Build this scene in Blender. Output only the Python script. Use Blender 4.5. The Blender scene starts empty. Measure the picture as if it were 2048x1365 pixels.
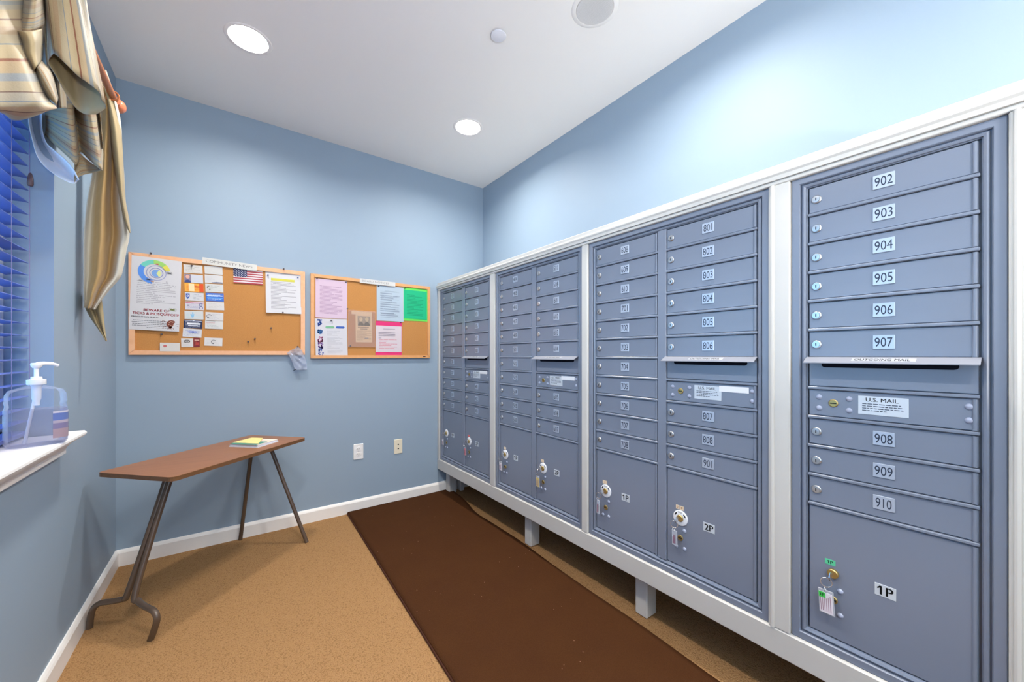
import bpy, math, random
from mathutils import Vector, Matrix
random.seed(7)
SC = bpy.context.scene
COL = SC.collection
PI = math.pi

# ---------------------------------------------------------------- camera, world, lights, exposure
cam_d = bpy.data.cameras.new('camera')
cam_d.sensor_width = 36.0
cam_d.lens = 766.09 / 2048 * 36.0
cam_d.shift_y = 28.5 / 2048
cam_d.clip_start = 0.02
cam = bpy.data.objects.new('camera', cam_d)
cam.location = (0, 0, 1.1837)
cam.rotation_euler = (PI / 2, 0, -0.6318)
COL.objects.link(cam)
SC.camera = cam

world = bpy.data.worlds.new('dusk_sky')
world.use_nodes = True
SC.world = world
bg = world.node_tree.nodes['Background']
bg.inputs[0].default_value = (0.30, 0.66, 1.0, 1)
bg.inputs[1].default_value = 4.4

SC.view_settings.view_transform = 'Standard'
SC.view_settings.look = 'None'
SC.view_settings.exposure = 0.13
SC.view_settings.gamma = 1.0
SC.view_settings.use_curve_mapping = False
SC.cycles.use_denoising = True
SC.cycles.max_bounces = 12
SC.cycles.diffuse_bounces = 8
SC.cycles.transparent_max_bounces = 24
SC.cycles.sample_clamp_indirect = 6.0
SC.cycles.caustics_reflective = False
SC.cycles.caustics_refractive = False

LAMP_COLOR = (1.0, 0.94, 0.86)
LAMP_W = 21.5
DOWNLIGHTS = [(0.067, 2.285), (1.30, 2.285), (0.067, 0.85), (1.30, 0.85), (0.067, -0.6), (1.30, -0.6)]

XL, XR, YB, YF, ZC = -0.524, 1.887, 3.038, -2.2, 2.738
# added fill light behind the camera, no lamp of the room; brightens the ceiling
up_d = bpy.data.lights.new('added_fill_light', 'AREA')
up_d.shape = 'DISK'
up_d.size = 0.35
up_d.energy = 120.0
up_d.color = (1.0, 0.94, 0.88)
up = bpy.data.objects.new('added_fill_light', up_d)
up.location = (0.30, -1.65, 1.0)
up.rotation_euler = (PI, 0, 0)
COL.objects.link(up)

XF = 1.449                      # front plane of the mailbox doors


# ---------------------------------------------------------------- helpers
def lin(c):
    r = []
    for v in c[:3]:
        v = v / 255.0
        r.append(v / 12.92 if v <= 0.04045 else ((v + 0.055) / 1.055) ** 2.4)
    return (r[0], r[1], r[2], 1.0)


class N:
    """small node-tree builder"""
    def __init__(s, name):
        s.m = bpy.data.materials.new(name)
        s.m.use_nodes = True
        s.t = s.m.node_tree
        s.b = s.t.nodes['Principled BSDF']
        s.out = s.t.nodes['Material Output']

    def n(s, kind, **kw):
        x = s.t.nodes.new(kind)
        for k, v in kw.items():
            setattr(x, k, v)
        return x

    def l(s, a, b):
        s.t.links.new(a, b)

    def math(s, op, a, b=None, c=None):
        x = s.n('ShaderNodeMath', operation=op)
        for i, v in enumerate((a, b, c)):
            if v is None:
                continue
            if isinstance(v, (int, float)):
                x.inputs[i].default_value = v
            else:
                s.l(v, x.inputs[i])
        return x.outputs[0]

    def mix(s, fac, a, b):
        x = s.n('ShaderNodeMix', data_type='RGBA')
        for sock, v in ((x.inputs[0], fac), (x.inputs[6], a), (x.inputs[7], b)):
            if hasattr(v, 'is_output'):
                s.l(v, sock)
            else:
                sock.default_value = v
        return x.outputs[2]

    def noise(s, scale, detail=2.0, coord='Object', rough=0.5):
        tc = s.n('ShaderNodeTexCoord')
        x = s.n('ShaderNodeTexNoise')
        x.inputs['Scale'].default_value = scale
        x.inputs['Detail'].default_value = detail
        x.inputs['Roughness'].default_value = rough
        s.l(tc.outputs[coord], x.inputs['Vector'])
        return x.outputs['Fac']

    def bump(s, height, strength, dist=0.01):
        x = s.n('ShaderNodeBump')
        x.inputs['Strength'].default_value = strength
        x.inputs['Distance'].default_value = dist
        s.l(height, x.inputs['Height'])
        s.l(x.outputs[0], s.b.inputs['Normal'])


def mat(name, rgb, rough=0.5, metal=0.0, spec=0.5, var=0.0, vscale=8.0, bump=0.0, bscale=200.0, coat=0.0, emit=0.0, sheen=0.0):
    k = N(name)
    c = lin(rgb)
    k.b.inputs['Base Color'].default_value = c
    k.b.inputs['Roughness'].default_value = rough
    k.b.inputs['Metallic'].default_value = metal
    k.b.inputs['Specular IOR Level'].default_value = spec
    if coat:
        k.b.inputs['Coat Weight'].default_value = coat
        k.b.inputs['Coat Roughness'].default_value = 0.25
    if sheen:
        k.b.inputs['Sheen Weight'].default_value = sheen
    nf = k.noise(vscale, 3.0)
    if var:
        a = [x * (1 - var) for x in c[:3]] + [1]
        b = [min(1, x * (1 + var)) for x in c[:3]] + [1]
        k.l(k.mix(nf, a, b), k.b.inputs['Base Color'])
    if bump:
        k.bump(k.noise(bscale, 2.0), bump, 0.002)
    if emit:
        k.b.inputs['Emission Color'].default_value = c
        k.b.inputs['Emission Strength'].default_value = emit
    return k.m


def clear(name, tint, alpha, rough=0.08, spec=0.6, gloss=0.7):
    """thin clear plastic / glass: mostly see-through with surface gloss"""
    k = N(name)
    tr = k.n('ShaderNodeBsdfTransparent')
    tr.inputs[0].default_value = lin(tint)
    k.b.inputs['Base Color'].default_value = lin(tint)
    k.b.inputs['Roughness'].default_value = rough
    k.b.inputs['Specular IOR Level'].default_value = spec
    mx = k.n('ShaderNodeMixShader')
    fr = k.n('ShaderNodeFresnel')
    fr.inputs[0].default_value = 1.45
    fac = k.math('ADD', k.math('MULTIPLY', fr.outputs[0], gloss), alpha)
    k.l(fac, mx.inputs[0])
    k.l(tr.outputs[0], mx.inputs[1])
    k.l(k.b.outputs[0], mx.inputs[2])
    k.l(mx.outputs[0], k.out.inputs[0])
    return k.m


def printed(name, base, ink, rows=22, l=0.12, r=0.88, b=0.1, t=0.9, seed=0.0, dens=0.45, strength=0.75, rough=0.55):
    """paper with lines of tiny print, laid out in the sheet's own UV space"""
    k = N(name)
    uv = k.n('ShaderNodeUVMap')
    sp = k.n('ShaderNodeSeparateXYZ')
    k.l(uv.outputs[0], sp.inputs[0])
    u, v = sp.outputs[0], sp.outputs[1]
    vr = k.math('MULTIPLY', v, float(rows))
    row = k.math('FLOOR', vr)
    fr = k.math('FRACT', vr)
    line = k.math('MULTIPLY', k.math('GREATER_THAN', fr, 0.35), k.math('LESS_THAN', fr, 0.75))
    box = k.math('MULTIPLY', k.math('MULTIPLY', k.math('GREATER_THAN', u, l), k.math('LESS_THAN', u, r)),
                 k.math('MULTIPLY', k.math('GREATER_THAN', v, b), k.math('LESS_THAN', v, t)))
    cb = k.n('ShaderNodeCombineXYZ')
    k.l(k.math('MULTIPLY', u, 34.0), cb.inputs[0])
    k.l(k.math('ADD', k.math('MULTIPLY', row, 7.31), seed), cb.inputs[1])
    nz = k.n('ShaderNodeTexNoise')
    nz.inputs['Scale'].default_value = 1.0
    nz.inputs['Detail'].default_value = 1.0
    k.l(cb.outputs[0], nz.inputs['Vector'])
    word = k.math('GREATER_THAN', nz.outputs['Fac'], dens)
    cb2 = k.n('ShaderNodeCombineXYZ')
    k.l(k.math('ADD', k.math('MULTIPLY', row, 3.77), seed + 5.0), cb2.inputs[0])
    wn = k.n('ShaderNodeTexWhiteNoise', noise_dimensions='3D')
    k.l(cb2.outputs[0], wn.inputs[0])
    length = k.math('LESS_THAN', u, k.math('ADD', k.math('MULTIPLY', wn.outputs[0], 0.75), 0.35))
    fac = k.math('MULTIPLY', k.math('MULTIPLY', k.math('MULTIPLY', line, box), k.math('MULTIPLY', word, length)), strength)
    k.l(k.mix(fac, lin(base), lin(ink)), k.b.inputs['Base Color'])
    k.b.inputs['Roughness'].default_value = rough
    k.b.inputs['Specular IOR Level'].default_value = 0.25
    return k.m


class MB:
    """collects shapes into one mesh"""
    def __init__(s):
        s.v, s.f, s.uv = [], [], {}

    def add(s, vs, fs):
        o = len(s.v)
        s.v += [tuple(q) for q in vs]
        s.f += [tuple(i + o for i in f) for f in fs]

    def box(s, x0, x1, y0, y1, z0, z1, ch=0.0):
        if not ch:
            vs = [(x, y, z) for x in (x0, x1) for y in (y0, y1) for z in (z0, z1)]
            s.add(vs, [(0, 1, 3, 2), (4, 6, 7, 5), (0, 4, 5, 1), (2, 3, 7, 6), (0, 2, 6, 4), (1, 5, 7, 3)])
            return s
        # chamfered box: 24 vertices
        ch = min(ch, (x1 - x0) / 2.01, (y1 - y0) / 2.01, (z1 - z0) / 2.01)
        X, Y, Z = (x0, x1), (y0, y1), (z0, z1)
        idx, vs = {}, []
        for i in (0, 1):
            for j in (0, 1):
                for k in (0, 1):
                    for a in range(3):
                        p = [X[i], Y[j], Z[k]]
                        sg = [1 if q == 0 else -1 for q in (i, j, k)]
                        for b in range(3):
                            if b != a:
                                p[b] += sg[b] * ch
                        idx[(i, j, k, a)] = len(vs)
                        vs.append(p)
        fs = []
        for a in range(3):
            b, c = (a + 1) % 3, (a + 2) % 3
            for q in (0, 1):
                def key(m, n):
                    t = [0, 0, 0]
                    t[a], t[b], t[c] = q, m, n
                    return (*t, a)
                f = [idx[key(0, 0)], idx[key(1, 0)], idx[key(1, 1)], idx[key(0, 1)]]
                fs.append(f if q else f[::-1])
        for a in range(3):
            b, c = (a + 1) % 3, (a + 2) % 3
            for m in (0, 1):
                for n in (0, 1):
                    def key(q, ax):
                        t = [0, 0, 0]
                        t[a], t[b], t[c] = q, m, n
                        return (*t, ax)
                    f = [idx[key(0, b)], idx[key(1, b)], idx[key(1, c)], idx[key(0, c)]]
                    fs.append(f if (m ^ n) else f[::-1])
        for i in (0, 1):
            for j in (0, 1):
                for k in (0, 1):
                    f = [idx[(i, j, k, a)] for a in range(3)]
                    fs.append(f if (i + j + k) % 2 else f[::-1])
        s.add(vs, fs)
        return s

    def tube(s, pts, r, n=12, caps=True):
        pts = [Vector(p) for p in pts]
        rs = r if isinstance(r, (list, tuple)) else [r] * len(pts)
        rings, up = [], None
        for i, p in enumerate(pts):
            d = (pts[min(i + 1, len(pts) - 1)] - pts[max(i - 1, 0)]).normalized()
            if up is None:
                up = Vector((0, 0, 1)) if abs(d.z) < 0.9 else Vector((1, 0, 0))
            a = d.cross(up).normalized()
            up = a.cross(d).normalized()
            rings.append([p + (a * math.cos(2 * PI * k / n) + up * math.sin(2 * PI * k / n)) * rs[i] for k in range(n)])
        vs = [q for rg in rings for q in rg]
        fs = []
        for i in range(len(rings) - 1):
            for k in range(n):
                k2 = (k + 1) % n
                fs.append((i * n + k, i * n + k2, (i + 1) * n + k2, (i + 1) * n + k))
        if caps:
            fs.append(tuple(range(n))[::-1])
            fs.append(tuple((len(rings) - 1) * n + k for k in range(n)))
        s.add(vs, fs)
        return s

    def lathe(s, prof, origin=(0, 0, 0), axis='z', n=20, closed=False, sx=1.0, sy=1.0):
        """prof: list of (radius, height) along the axis"""
        o = Vector(origin)
        vs = []
        for r, h in prof:
            for k in range(n):
                c, q = math.cos(2 * PI * k / n) * r * sx, math.sin(2 * PI * k / n) * r * sy
                p = {'z': (c, q, h), 'x': (h, c, q), 'y': (q, h, c), '-x': (-h, q, c), '-y': (c, -h, q), '-z': (q, c, -h)}[axis]
                vs.append(o + Vector(p))
        fs = []
        for i in range(len(prof) - 1):
            for k in range(n):
                k2 = (k + 1) % n
                fs.append((i * n + k, i * n + k2, (i + 1) * n + k2, (i + 1) * n + k))
        if prof[0][0] > 1e-6:
            fs.append(tuple(range(n))[::-1])
        if prof[-1][0] > 1e-6:
            fs.append(tuple((len(prof) - 1) * n + k for k in range(n)))
        s.add(vs, fs)
        return s

    def torus(s, R, r, origin=(0, 0, 0), axis='x', n=20, m=8, sz=1.0):
        o = Vector(origin)
        vs = []
        for i in range(n):
            a = 2 * PI * i / n
            for j in range(m):
                b = 2 * PI * j / m
                c, q, h = (R + r * math.cos(b)) * math.cos(a), (R + r * math.cos(b)) * math.sin(a) * sz, r * math.sin(b)
                vs.append(o + Vector({'x': (h, c, q), 'y': (c, h, q), 'z': (c, q, h)}[axis]))
        fs = [(i * m + j, ((i + 1) % n) * m + j, ((i + 1) % n) * m + (j + 1) % m, i * m + (j + 1) % m) for i in range(n) for j in range(m)]
        s.add(vs, fs)
        return s

    def poly(s, pts, d):
        """flat outline extruded by vector d"""
        n = len(pts)
        d = Vector(d)
        vs = [Vector(p) for p in pts] + [Vector(p) + d for p in pts]
        fs = [tuple(range(n)), tuple(range(2 * n - 1, n - 1, -1))]
        fs += [(i, i + n, (i + 1) % n + n, (i + 1) % n) for i in range(n)]
        s.add(vs, fs)
        return s

    def mesh(s, name, m, smooth=False):
        me = bpy.data.meshes.new(name)
        me.from_pydata(s.v, [], s.f)
        me.materials.append(m)
        import bmesh
        b = bmesh.new()
        b.from_mesh(me)
        bmesh.ops.recalc_face_normals(b, faces=b.faces)
        b.to_mesh(me)
        b.free()
        if smooth:
            for p in me.polygons:
                p.use_smooth = True
            me.set_sharp_from_angle(angle=math.radians(38))
        return me

    def build(s, name, m, parent=None, loc=(0, 0, 0), smooth=False):
        return put(name, s.mesh(name, m, smooth), parent, loc)


def put(name, me, parent=None, loc=(0, 0, 0), rot=(0, 0, 0)):
    o = bpy.data.objects.new(name, me)
    o.location = loc
    o.rotation_euler = rot
    COL.objects.link(o)
    if parent is not None:
        o.parent = parent
    return o


def tag(o, label, cat, group=None, kind=None):
    if label:
        o['label'] = label
    if cat:
        o['category'] = cat
    if group:
        o['group'] = group
    if kind:
        o['kind'] = kind
    return o


def thing(name, label, cat, loc=(0, 0, 0), rz=0.0, group=None):
    o = bpy.data.objects.new(name, None)
    o.empty_display_size = 0.05
    o.location = loc
    o.rotation_euler = (0, 0, rz)
    COL.objects.link(o)
    return tag(o, label, cat, group)


def struct(name, mb, m, parent=None, label=None, smooth=False):
    o = mb.build(name, m, parent, smooth=smooth)
    if parent is None:
        o['kind'] = 'structure'
        if label:
            o['label'] = label
    return o


_txt = {}


def text_mesh(s, m, height=None, width=None, stretch=1.0, depth=0.0004, axis='y', bold=0.0):
    """flat lettering; axis 'y' reads from -y, axis 'x' reads from -x, 'z' lies face up. Centred on its origin."""
    key = (s, m.name, height, width, stretch, depth, axis, bold)
    if key in _txt:
        return _txt[key]
    cu = bpy.data.curves.new('lettering', 'FONT')
    cu.body = s
    cu.resolution_u = 4
    cu.extrude = 0.0
    tmp = bpy.data.objects.new('lettering', cu)
    me0 = bpy.data.meshes.new_from_object(tmp)
    vs = [v.co.copy() for v in me0.vertices]
    fs = [tuple(p.vertices) for p in me0.polygons]
    bpy.data.objects.remove(tmp)
    bpy.data.curves.remove(cu)
    bpy.data.meshes.remove(me0)
    if s == '1P':            # give the 1 its flag
        x1 = min(v.x for v in vs)
        top = max(v.y for v in vs)
        n0 = len(vs)
        vs += [Vector((x1, top, 0)), Vector((x1 - 0.17, top - 0.17, 0)), Vector((x1 - 0.17, top - 0.26, 0)), Vector((x1, top - 0.13, 0))]
        fs.append((n0 + 3, n0 + 2, n0 + 1, n0))
    if bold:                 # heavier strokes: the outline printed twice, a hair apart
        k = len(vs)
        fs += [tuple(i + k for i in f) for f in fs]
        vs = [v + Vector((-bold, 0, 0)) for v in vs] + [v + Vector((bold, 0, 0.0002)) for v in vs]
    xs, ys = [v.x for v in vs], [v.y for v in vs]
    w, h = max(xs) - min(xs), max(ys) - min(ys)
    cx, cy = (max(xs) + min(xs)) / 2, (max(ys) + min(ys)) / 2
    sy = (height / h) if height else width / w
    sx = (width / w) if width else sy * stretch
    mb = MB()
    out = []
    for v in vs:
        a, b = (v.x - cx) * sx, (v.y - cy) * sy
        out.append({'y': (a, 0, b), 'x': (0, -a, b), 'z': (a, b, 0)}[axis])
    me = bpy.data.meshes.new('lettering')
    me.from_pydata(out, [], fs)
    me.materials.append(m)
    _txt[key] = me
    return me


def sheet_mesh(name, rows, m, sub=3, thick=0.0015, smooth=True):
    """smooth cloth / paper sheet through a grid of control points, with UVs (u across, v down) and real thickness"""
    R, C = len(rows), len(rows[0])

    def cr(p0, p1, p2, p3, t):
        return 0.5 * ((2 * p1) + (-p0 + p2) * t + (2 * p0 - 5 * p1 + 4 * p2 - p3) * t * t + (-p0 + 3 * p1 - 3 * p2 + p3) * t ** 3)

    def spline(ps, sub):
        o = []
        for i in range(len(ps) - 1):
            p0, p1, p2, p3 = ps[max(i - 1, 0)], ps[i], ps[i + 1], ps[min(i + 2, len(ps) - 1)]
            for k in range(sub):
                o.append(cr(p0, p1, p2, p3, k / sub))
        o.append(ps[-1])
        return o
    g = [spline([Vector(p) for p in r], sub) for r in rows]
    cols = [spline([g[i][j] for i in range(R)], sub) for j in range(len(g[0]))]
    nr, nc = len(cols[0]), len(cols)
    vs = [cols[j][i] for i in range(nr) for j in range(nc)]
    fs = [(i * nc + j, i * nc + j + 1, (i + 1) * nc + j + 1, (i + 1) * nc + j) for i in range(nr - 1) for j in range(nc - 1)]
    me = bpy.data.meshes.new(name)
    me.from_pydata(vs, [], fs)
    me.materials.append(m)
    uvl = me.uv_layers.new(name='UVMap')
    for p in me.polygons:
        p.use_smooth = smooth
        for li in p.loop_indices:
            vi = me.loops[li].vertex_index
            uvl.data[li].uv = ((vi % nc) / (nc - 1), 1 - (vi // nc) / (nr - 1))
    return me


def cloth(name, rows, m, parent, sub=3, thick=0.0015):
    o = put(name, sheet_mesh(name, rows, m, sub), parent)
    md = o.modifiers.new('thickness', 'SOLIDIFY')
    md.thickness = thick
    md.offset = 0
    return o


# ---------------------------------------------------------------- materials
WALL = mat('wall_paint_blue', (145, 164, 182), 0.55, spec=0.3, var=0.015, vscale=2.0, bump=0.04, bscale=350)
CEIL = mat('ceiling_paint', (236, 235, 233), 0.85, spec=0.1, bump=0.03, bscale=300)
TRIM = mat('white_trim_paint', (238, 236, 233), 0.35, spec=0.5, var=0.02, vscale=5)
FRAME_W = mat('white_frame_paint', (200, 198, 193), 0.38, spec=0.5, var=0.03, vscale=9, bump=0.03, bscale=60)
BOX = mat('blue_grey_powder_coat', (121, 130, 147), 0.30, spec=0.6, var=0.012, vscale=6, bump=0.03, bscale=500)
PLATE = mat('pale_number_plate', (188, 198, 214), 0.38, spec=0.5, metal=0.45)
DIGIT = mat('engraved_dark_digit', (52, 60, 78), 0.6, spec=0.2)
NICKEL = mat('nickel_lock', (196, 196, 198), 0.28, metal=0.85)
BRASS = mat('worn_brass', (190, 165, 105), 0.35, metal=0.85, var=0.15, vscale=60)
STEEL = mat('bright_steel', (205, 207, 212), 0.22, metal=0.9)
DARK = mat('dark_slot', (18, 22, 34), 0.8, spec=0.1)
BLACK = mat('black_print', (24, 24, 26), 0.6, spec=0.2)
WHITE = mat('white_label', (232, 234, 238), 0.45, spec=0.35)
SILVER = mat('silver_label', (206, 214, 222), 0.4, metal=0.15)
RIVET = mat('painted_rivet', (162, 170, 192), 0.3, spec=0.6)


def carpet():
    k = N('tan_loop_carpet')
    n1 = k.noise(260.0, 3.0, rough=0.7)
    n2 = k.noise(55.0, 2.0)
    tc = k.n('ShaderNodeTexCoord')
    vo = k.n('ShaderNodeTexVoronoi')
    vo.inputs['Scale'].default_value = 210.0
    k.l(tc.outputs['Object'], vo.inputs['Vector'])
    c = k.mix(n1, lin((114, 80, 48)), lin((214, 170, 120)))
    c = k.mix(k.math('MULTIPLY', k.math('GREATER_THAN', vo.outputs['Distance'], 0.68), 0.4), c, lin((98, 67, 39)))
    c = k.mix(k.math('MULTIPLY', n2, 0.25), c, lin((150, 108, 68)))
    k.l(c, k.b.inputs['Base Color'])
    k.b.inputs['Roughness'].default_value = 0.95
    k.b.inputs['Specular IOR Level'].default_value = 0.05
    h = k.math('SUBTRACT', n1, vo.outputs['Distance'])
    k.bump(h, 0.8, 0.005)
    return k.m


def rugmat():
    k = N('dark_brown_rug_pile')
    n1 = k.noise(420.0, 2.0)
    n2 = k.noise(6.0, 4.0)
    tc = k.n('ShaderNodeTexCoord')
    vo = k.n('ShaderNodeTexVoronoi')
    vo.inputs['Scale'].default_value = 26.0
    k.l(tc.outputs['Object'], vo.inputs['Vector'])
    c = k.mix(n1, lin((52, 31, 15)), lin((86, 54, 30)))
    c = k.mix(k.math('MULTIPLY', n2, 0.6), c, lin((58, 32, 20)))
    spk = k.math('MULTIPLY', k.math('LESS_THAN', vo.outputs['Distance'], 0.035), k.math('GREATER_THAN', k.noise(3.0, 1.0), 0.5))
    c = k.mix(spk, c, lin((190, 160, 140)))
    k.l(c, k.b.inputs['Base Color'])
    k.b.inputs['Roughness'].default_value = 0.95
    k.b.inputs['Specular IOR Level'].default_value = 0.05
    k.bump(n1, 0.7, 0.003)
    return k.m


CARPET, RUG = carpet(), rugmat()
RUG_EDGE = mat('rug_binding', (70, 42, 32), 0.8, spec=0.1)


def striped(name, turn=False, seed=0.0):
    """woven stripes: cream and tan bands with blue-grey, terracotta and brown threads"""
    k = N(name)
    uv = k.n('ShaderNodeUVMap')
    sp = k.n('ShaderNodeSeparateXYZ')
    k.l(uv.outputs[0], sp.inputs[0])
    v = sp.outputs[0] if turn else sp.outputs[1]
    rp = k.n('ShaderNodeValToRGB')
    rp.color_ramp.interpolation = 'CONSTANT'
    k.l(k.math('FRACT', k.math('ADD', k.math('MULTIPLY', v, 1.35 if not turn else 1.9), seed)), rp.inputs[0])
    stops = [(0, (151, 134, 104)), (.045, (96, 67, 50)), (.055, (154, 137, 107)), (.12, (137, 130, 115)), (.15, (110, 116, 119)), (.175, (147, 135, 110)),
             (.23, (141, 113, 89)), (.27, (86, 53, 38)), (.285, (147, 122, 94)), (.35, (154, 142, 115)), (.42, (101, 108, 114)), (.435, (146, 137, 119)),
             (.52, (84, 56, 47)), (.53, (151, 137, 110)), (.60, (120, 125, 126)), (.65, (153, 134, 104)), (.73, (113, 67, 48)), (.75, (154, 139, 109)),
             (.84, (103, 111, 117)), (.855, (146, 135, 112)), (.93, (141, 120, 94))]
    cr = rp.color_ramp
    cr.elements[0].position, cr.elements[0].color = 0, lin(stops[0][1])
    cr.elements[1].position, cr.elements[1].color = stops[1][0], lin(stops[1][1])
    for p, c in stops[2:]:
        e = cr.elements.new(p)
        e.color = lin(c)
    nz = k.noise(260.0, 2.0)
    c = k.mix(k.math('MULTIPLY', nz, 0.18), rp.outputs[0], lin((164, 154, 132)))
    k.l(c, k.b.inputs['Base Color'])
    k.b.inputs['Roughness'].default_value = 0.6
    k.b.inputs['Specular IOR Level'].default_value = 0.25
    k.b.inputs['Sheen Weight'].default_value = 0.1
    k.bump(nz, 0.2, 0.002)
    return k.m


STRIPE = striped('striped_valance_fabric')
STRIPE_UP = striped('striped_valance_fabric_lengthwise', True, 0.3)
CREAM = mat('cream_lining_fabric', (156, 140, 106), 0.6, spec=0.25, var=0.05, vscale=30, sheen=0.1)
LINING = mat('white_lining_fabric', (226, 230, 236), 0.6, spec=0.2)


def goldmat():
    k = N('gold_satin')
    uv = k.n('ShaderNodeUVMap')
    sp = k.n('ShaderNodeSeparateXYZ')
    k.l(uv.outputs[0], sp.inputs[0])
    rp = k.n('ShaderNodeValToRGB')
    k.l(sp.outputs[0], rp.inputs[0])
    cr = rp.color_ramp
    cr.elements[0].position, cr.elements[0].color = 0.0, lin((176, 180, 180))
    cr.elements[1].position, cr.elements[1].color = 1.0, lin((196, 190, 170))
    for p, c in ((.12, (188, 182, 164)), (.24, (170, 140, 88)), (.5, (152, 120, 70)), (.72, (172, 142, 92)), (.85, (184, 182, 172))):
        e = cr.elements.new(p)
        e.color = lin(c)
    k.l(rp.outputs[0], k.b.inputs['Base Color'])
    k.b.inputs['Roughness'].default_value = 0.42
    k.b.inputs['Sheen Weight'].default_value = 0.2
    k.bump(k.noise(24.0, 3.0), 0.25, 0.01)
    return k.m


GOLD = goldmat()
ROD = mat('reddish_wood', (168, 104, 66), 0.35, spec=0.5, var=0.15, vscale=14)
TERRA = mat('terracotta_lacquer', (206, 120, 84), 0.25, spec=0.6)


def woodmat(name, a, b, scale=5.0, rough=0.32, stretch=(1, 9, 9)):
    k = N(name)
    tc = k.n('ShaderNodeTexCoord')
    mp = k.n('ShaderNodeMapping')
    mp.inputs['Scale'].default_value = stretch
    k.l(tc.outputs['Object'], mp.inputs[0])
    nz = k.n('ShaderNodeTexNoise')
    nz.inputs['Scale'].default_value = scale
    nz.inputs['Detail'].default_value = 6.0
    nz.inputs['Distortion'].default_value = 0.6
    k.l(mp.outputs[0], nz.inputs['Vector'])
    k.l(k.mix(nz.outputs['Fac'], lin(a), lin(b)), k.b.inputs['Base Color'])
    k.b.inputs['Roughness'].default_value = rough
    return k.m


TABLE = woodmat('brown_wood_laminate', (126, 78, 42), (160, 106, 62))
TABLE_EDGE = woodmat('dark_wood_edge', (96, 66, 42), (126, 90, 58), 8.0)
LEG = mat('brown_enamelled_tube', (86, 70, 58), 0.22, spec=0.6, var=0.1, vscale=12)
OAK = woodmat('oak_board_frame', (214, 158, 116), (234, 184, 144), 6.0, 0.4, (6, 6, 6))
OAK2 = woodmat('oak_board_frame_darker', (204, 146, 92), (222, 168, 114), 6.0, 0.4, (6, 6, 6))


def corkmat():
    k = N('cork')
    n1 = k.noise(260.0, 4.0, rough=0.75)
    n2 = k.noise(9.0, 2.0)
    c = k.mix(n1, lin((156, 104, 56)), lin((206, 152, 92)))
    c = k.mix(k.math('MULTIPLY', n2, 0.3), c, lin((196, 132, 72)))
    k.l(c, k.b.inputs['Base Color'])
    k.b.inputs['Roughness'].default_value = 0.85
    k.b.inputs['Specular IOR Level'].default_value = 0.15
    k.bump(n1, 0.25, 0.002)
    return k.m


CORK = corkmat()
PLASTIC_W = mat('white_plastic', (236, 236, 236), 0.3, spec=0.5)
PLASTIC_I = mat('ivory_plastic', (230, 222, 200), 0.35, spec=0.5)
SLAT = mat('blind_slat_daylit_blue', (98, 116, 186), 0.35, spec=0.5)  # blue daylight on the white slats is put into their colour
CORD = mat('blind_cord', (128, 122, 160), 0.7)
GLASS = clear('window_glass', (250, 252, 255), 0.02, 0.02)
CLEARP = clear('clear_plastic', (244, 247, 252), 0.035, 0.10, gloss=0.45)
GEL = clear('clear_gel', (232, 230, 236), 0.10, 0.15, gloss=0.25)
SLEEVE = clear('clear_sleeve', (250, 244, 240), 0.10, 0.10)
PINM = mat('dark_pin', (70, 62, 66), 0.35, spec=0.5)
PINB = mat('blue_pin', (60, 84, 140), 0.3, spec=0.5)

# ---------------------------------------------------------------- the room
struct('floor', MB().box(XL - 0.2, XR + 0.2, YF - 0.2, YB + 0.2, -0.1, 0.0), CARPET, label='tan loop pile carpet')

# ceiling with round openings for the downlights
R_OPEN = 0.083
xs = sorted(set([XL - 0.2, XR + 0.2] + [x + d for x, _ in DOWNLIGHTS for d in (-0.14, 0.14)]))
ys = sorted(set([YF - 0.2, YB + 0.2] + [y + d for _, y in DOWNLIGHTS for d in (-0.14, 0.14)]))
ce = MB()
for i in range(len(xs) - 1):
    for j in range(len(ys) - 1):
        cx, cy = (xs[i] + xs[i + 1]) / 2, (ys[j] + ys[j + 1]) / 2
        hit = [q for q in DOWNLIGHTS if abs(q[0] - cx) < 0.01 and abs(q[1] - cy) < 0.01]
        if not hit:
            ce.box(xs[i], xs[i + 1], ys[j], ys[j + 1], ZC, ZC + 0.1)
            continue
        n = 32
        sq, ci = [], []
        for k in range(n):
            a = 2 * PI * k / n
            c, s_ = math.cos(a), math.sin(a)
            q = 0.14 / max(abs(c), abs(s_))
            sq.append((hit[0][0] + c * q, hit[0][1] + s_ * q, ZC))
            ci.append((hit[0][0] + c * R_OPEN, hit[0][1] + s_ * R_OPEN, ZC))
        top = [(p[0], p[1], ZC + 0.1) for p in ci]
        ce.add(sq + ci + top, [(k, (k + 1) % n, n + (k + 1) % n, n + k) for k in range(n)] +
               [(n + k, n + (k + 1) % n, 2 * n + (k + 1) % n, 2 * n + k) for k in range(n)])
struct('ceiling', ce, CEIL, label='flat white painted ceiling')

WY0, WY1, WZ0, WZ1 = 0.30, 2.117, 0.862, 2.16
WT = 0.17
wl = MB()
wl.box(XL - WT, XL, YF - 0.2, WY0, 0, ZC + 0.05)
wl.box(XL - WT, XL, WY1, YB + 0.2, 0, ZC + 0.05)
wl.box(XL - WT, XL, WY0, WY1, 0, WZ0)
wl.box(XL - WT, XL, WY0, WY1, WZ1, ZC + 0.05)
struct('wall_left', wl, WALL, label='blue painted wall with the window')
struct('wall_back', MB().box(XL - 0.2, XR + 0.2, YB, YB + 0.15, 0, ZC + 0.05), WALL, label='blue painted wall behind the notice boards')
struct('wall_right', MB().box(XR, XR + 0.15, YF - 0.2, YB + 0.2, 0, ZC + 0.05), WALL, label='blue painted wall above the mailboxes')
struct('wall_front', MB().box(XL - 0.2, XR + 0.2, YF - 0.15, YF, 0, ZC + 0.05), WALL)


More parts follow.
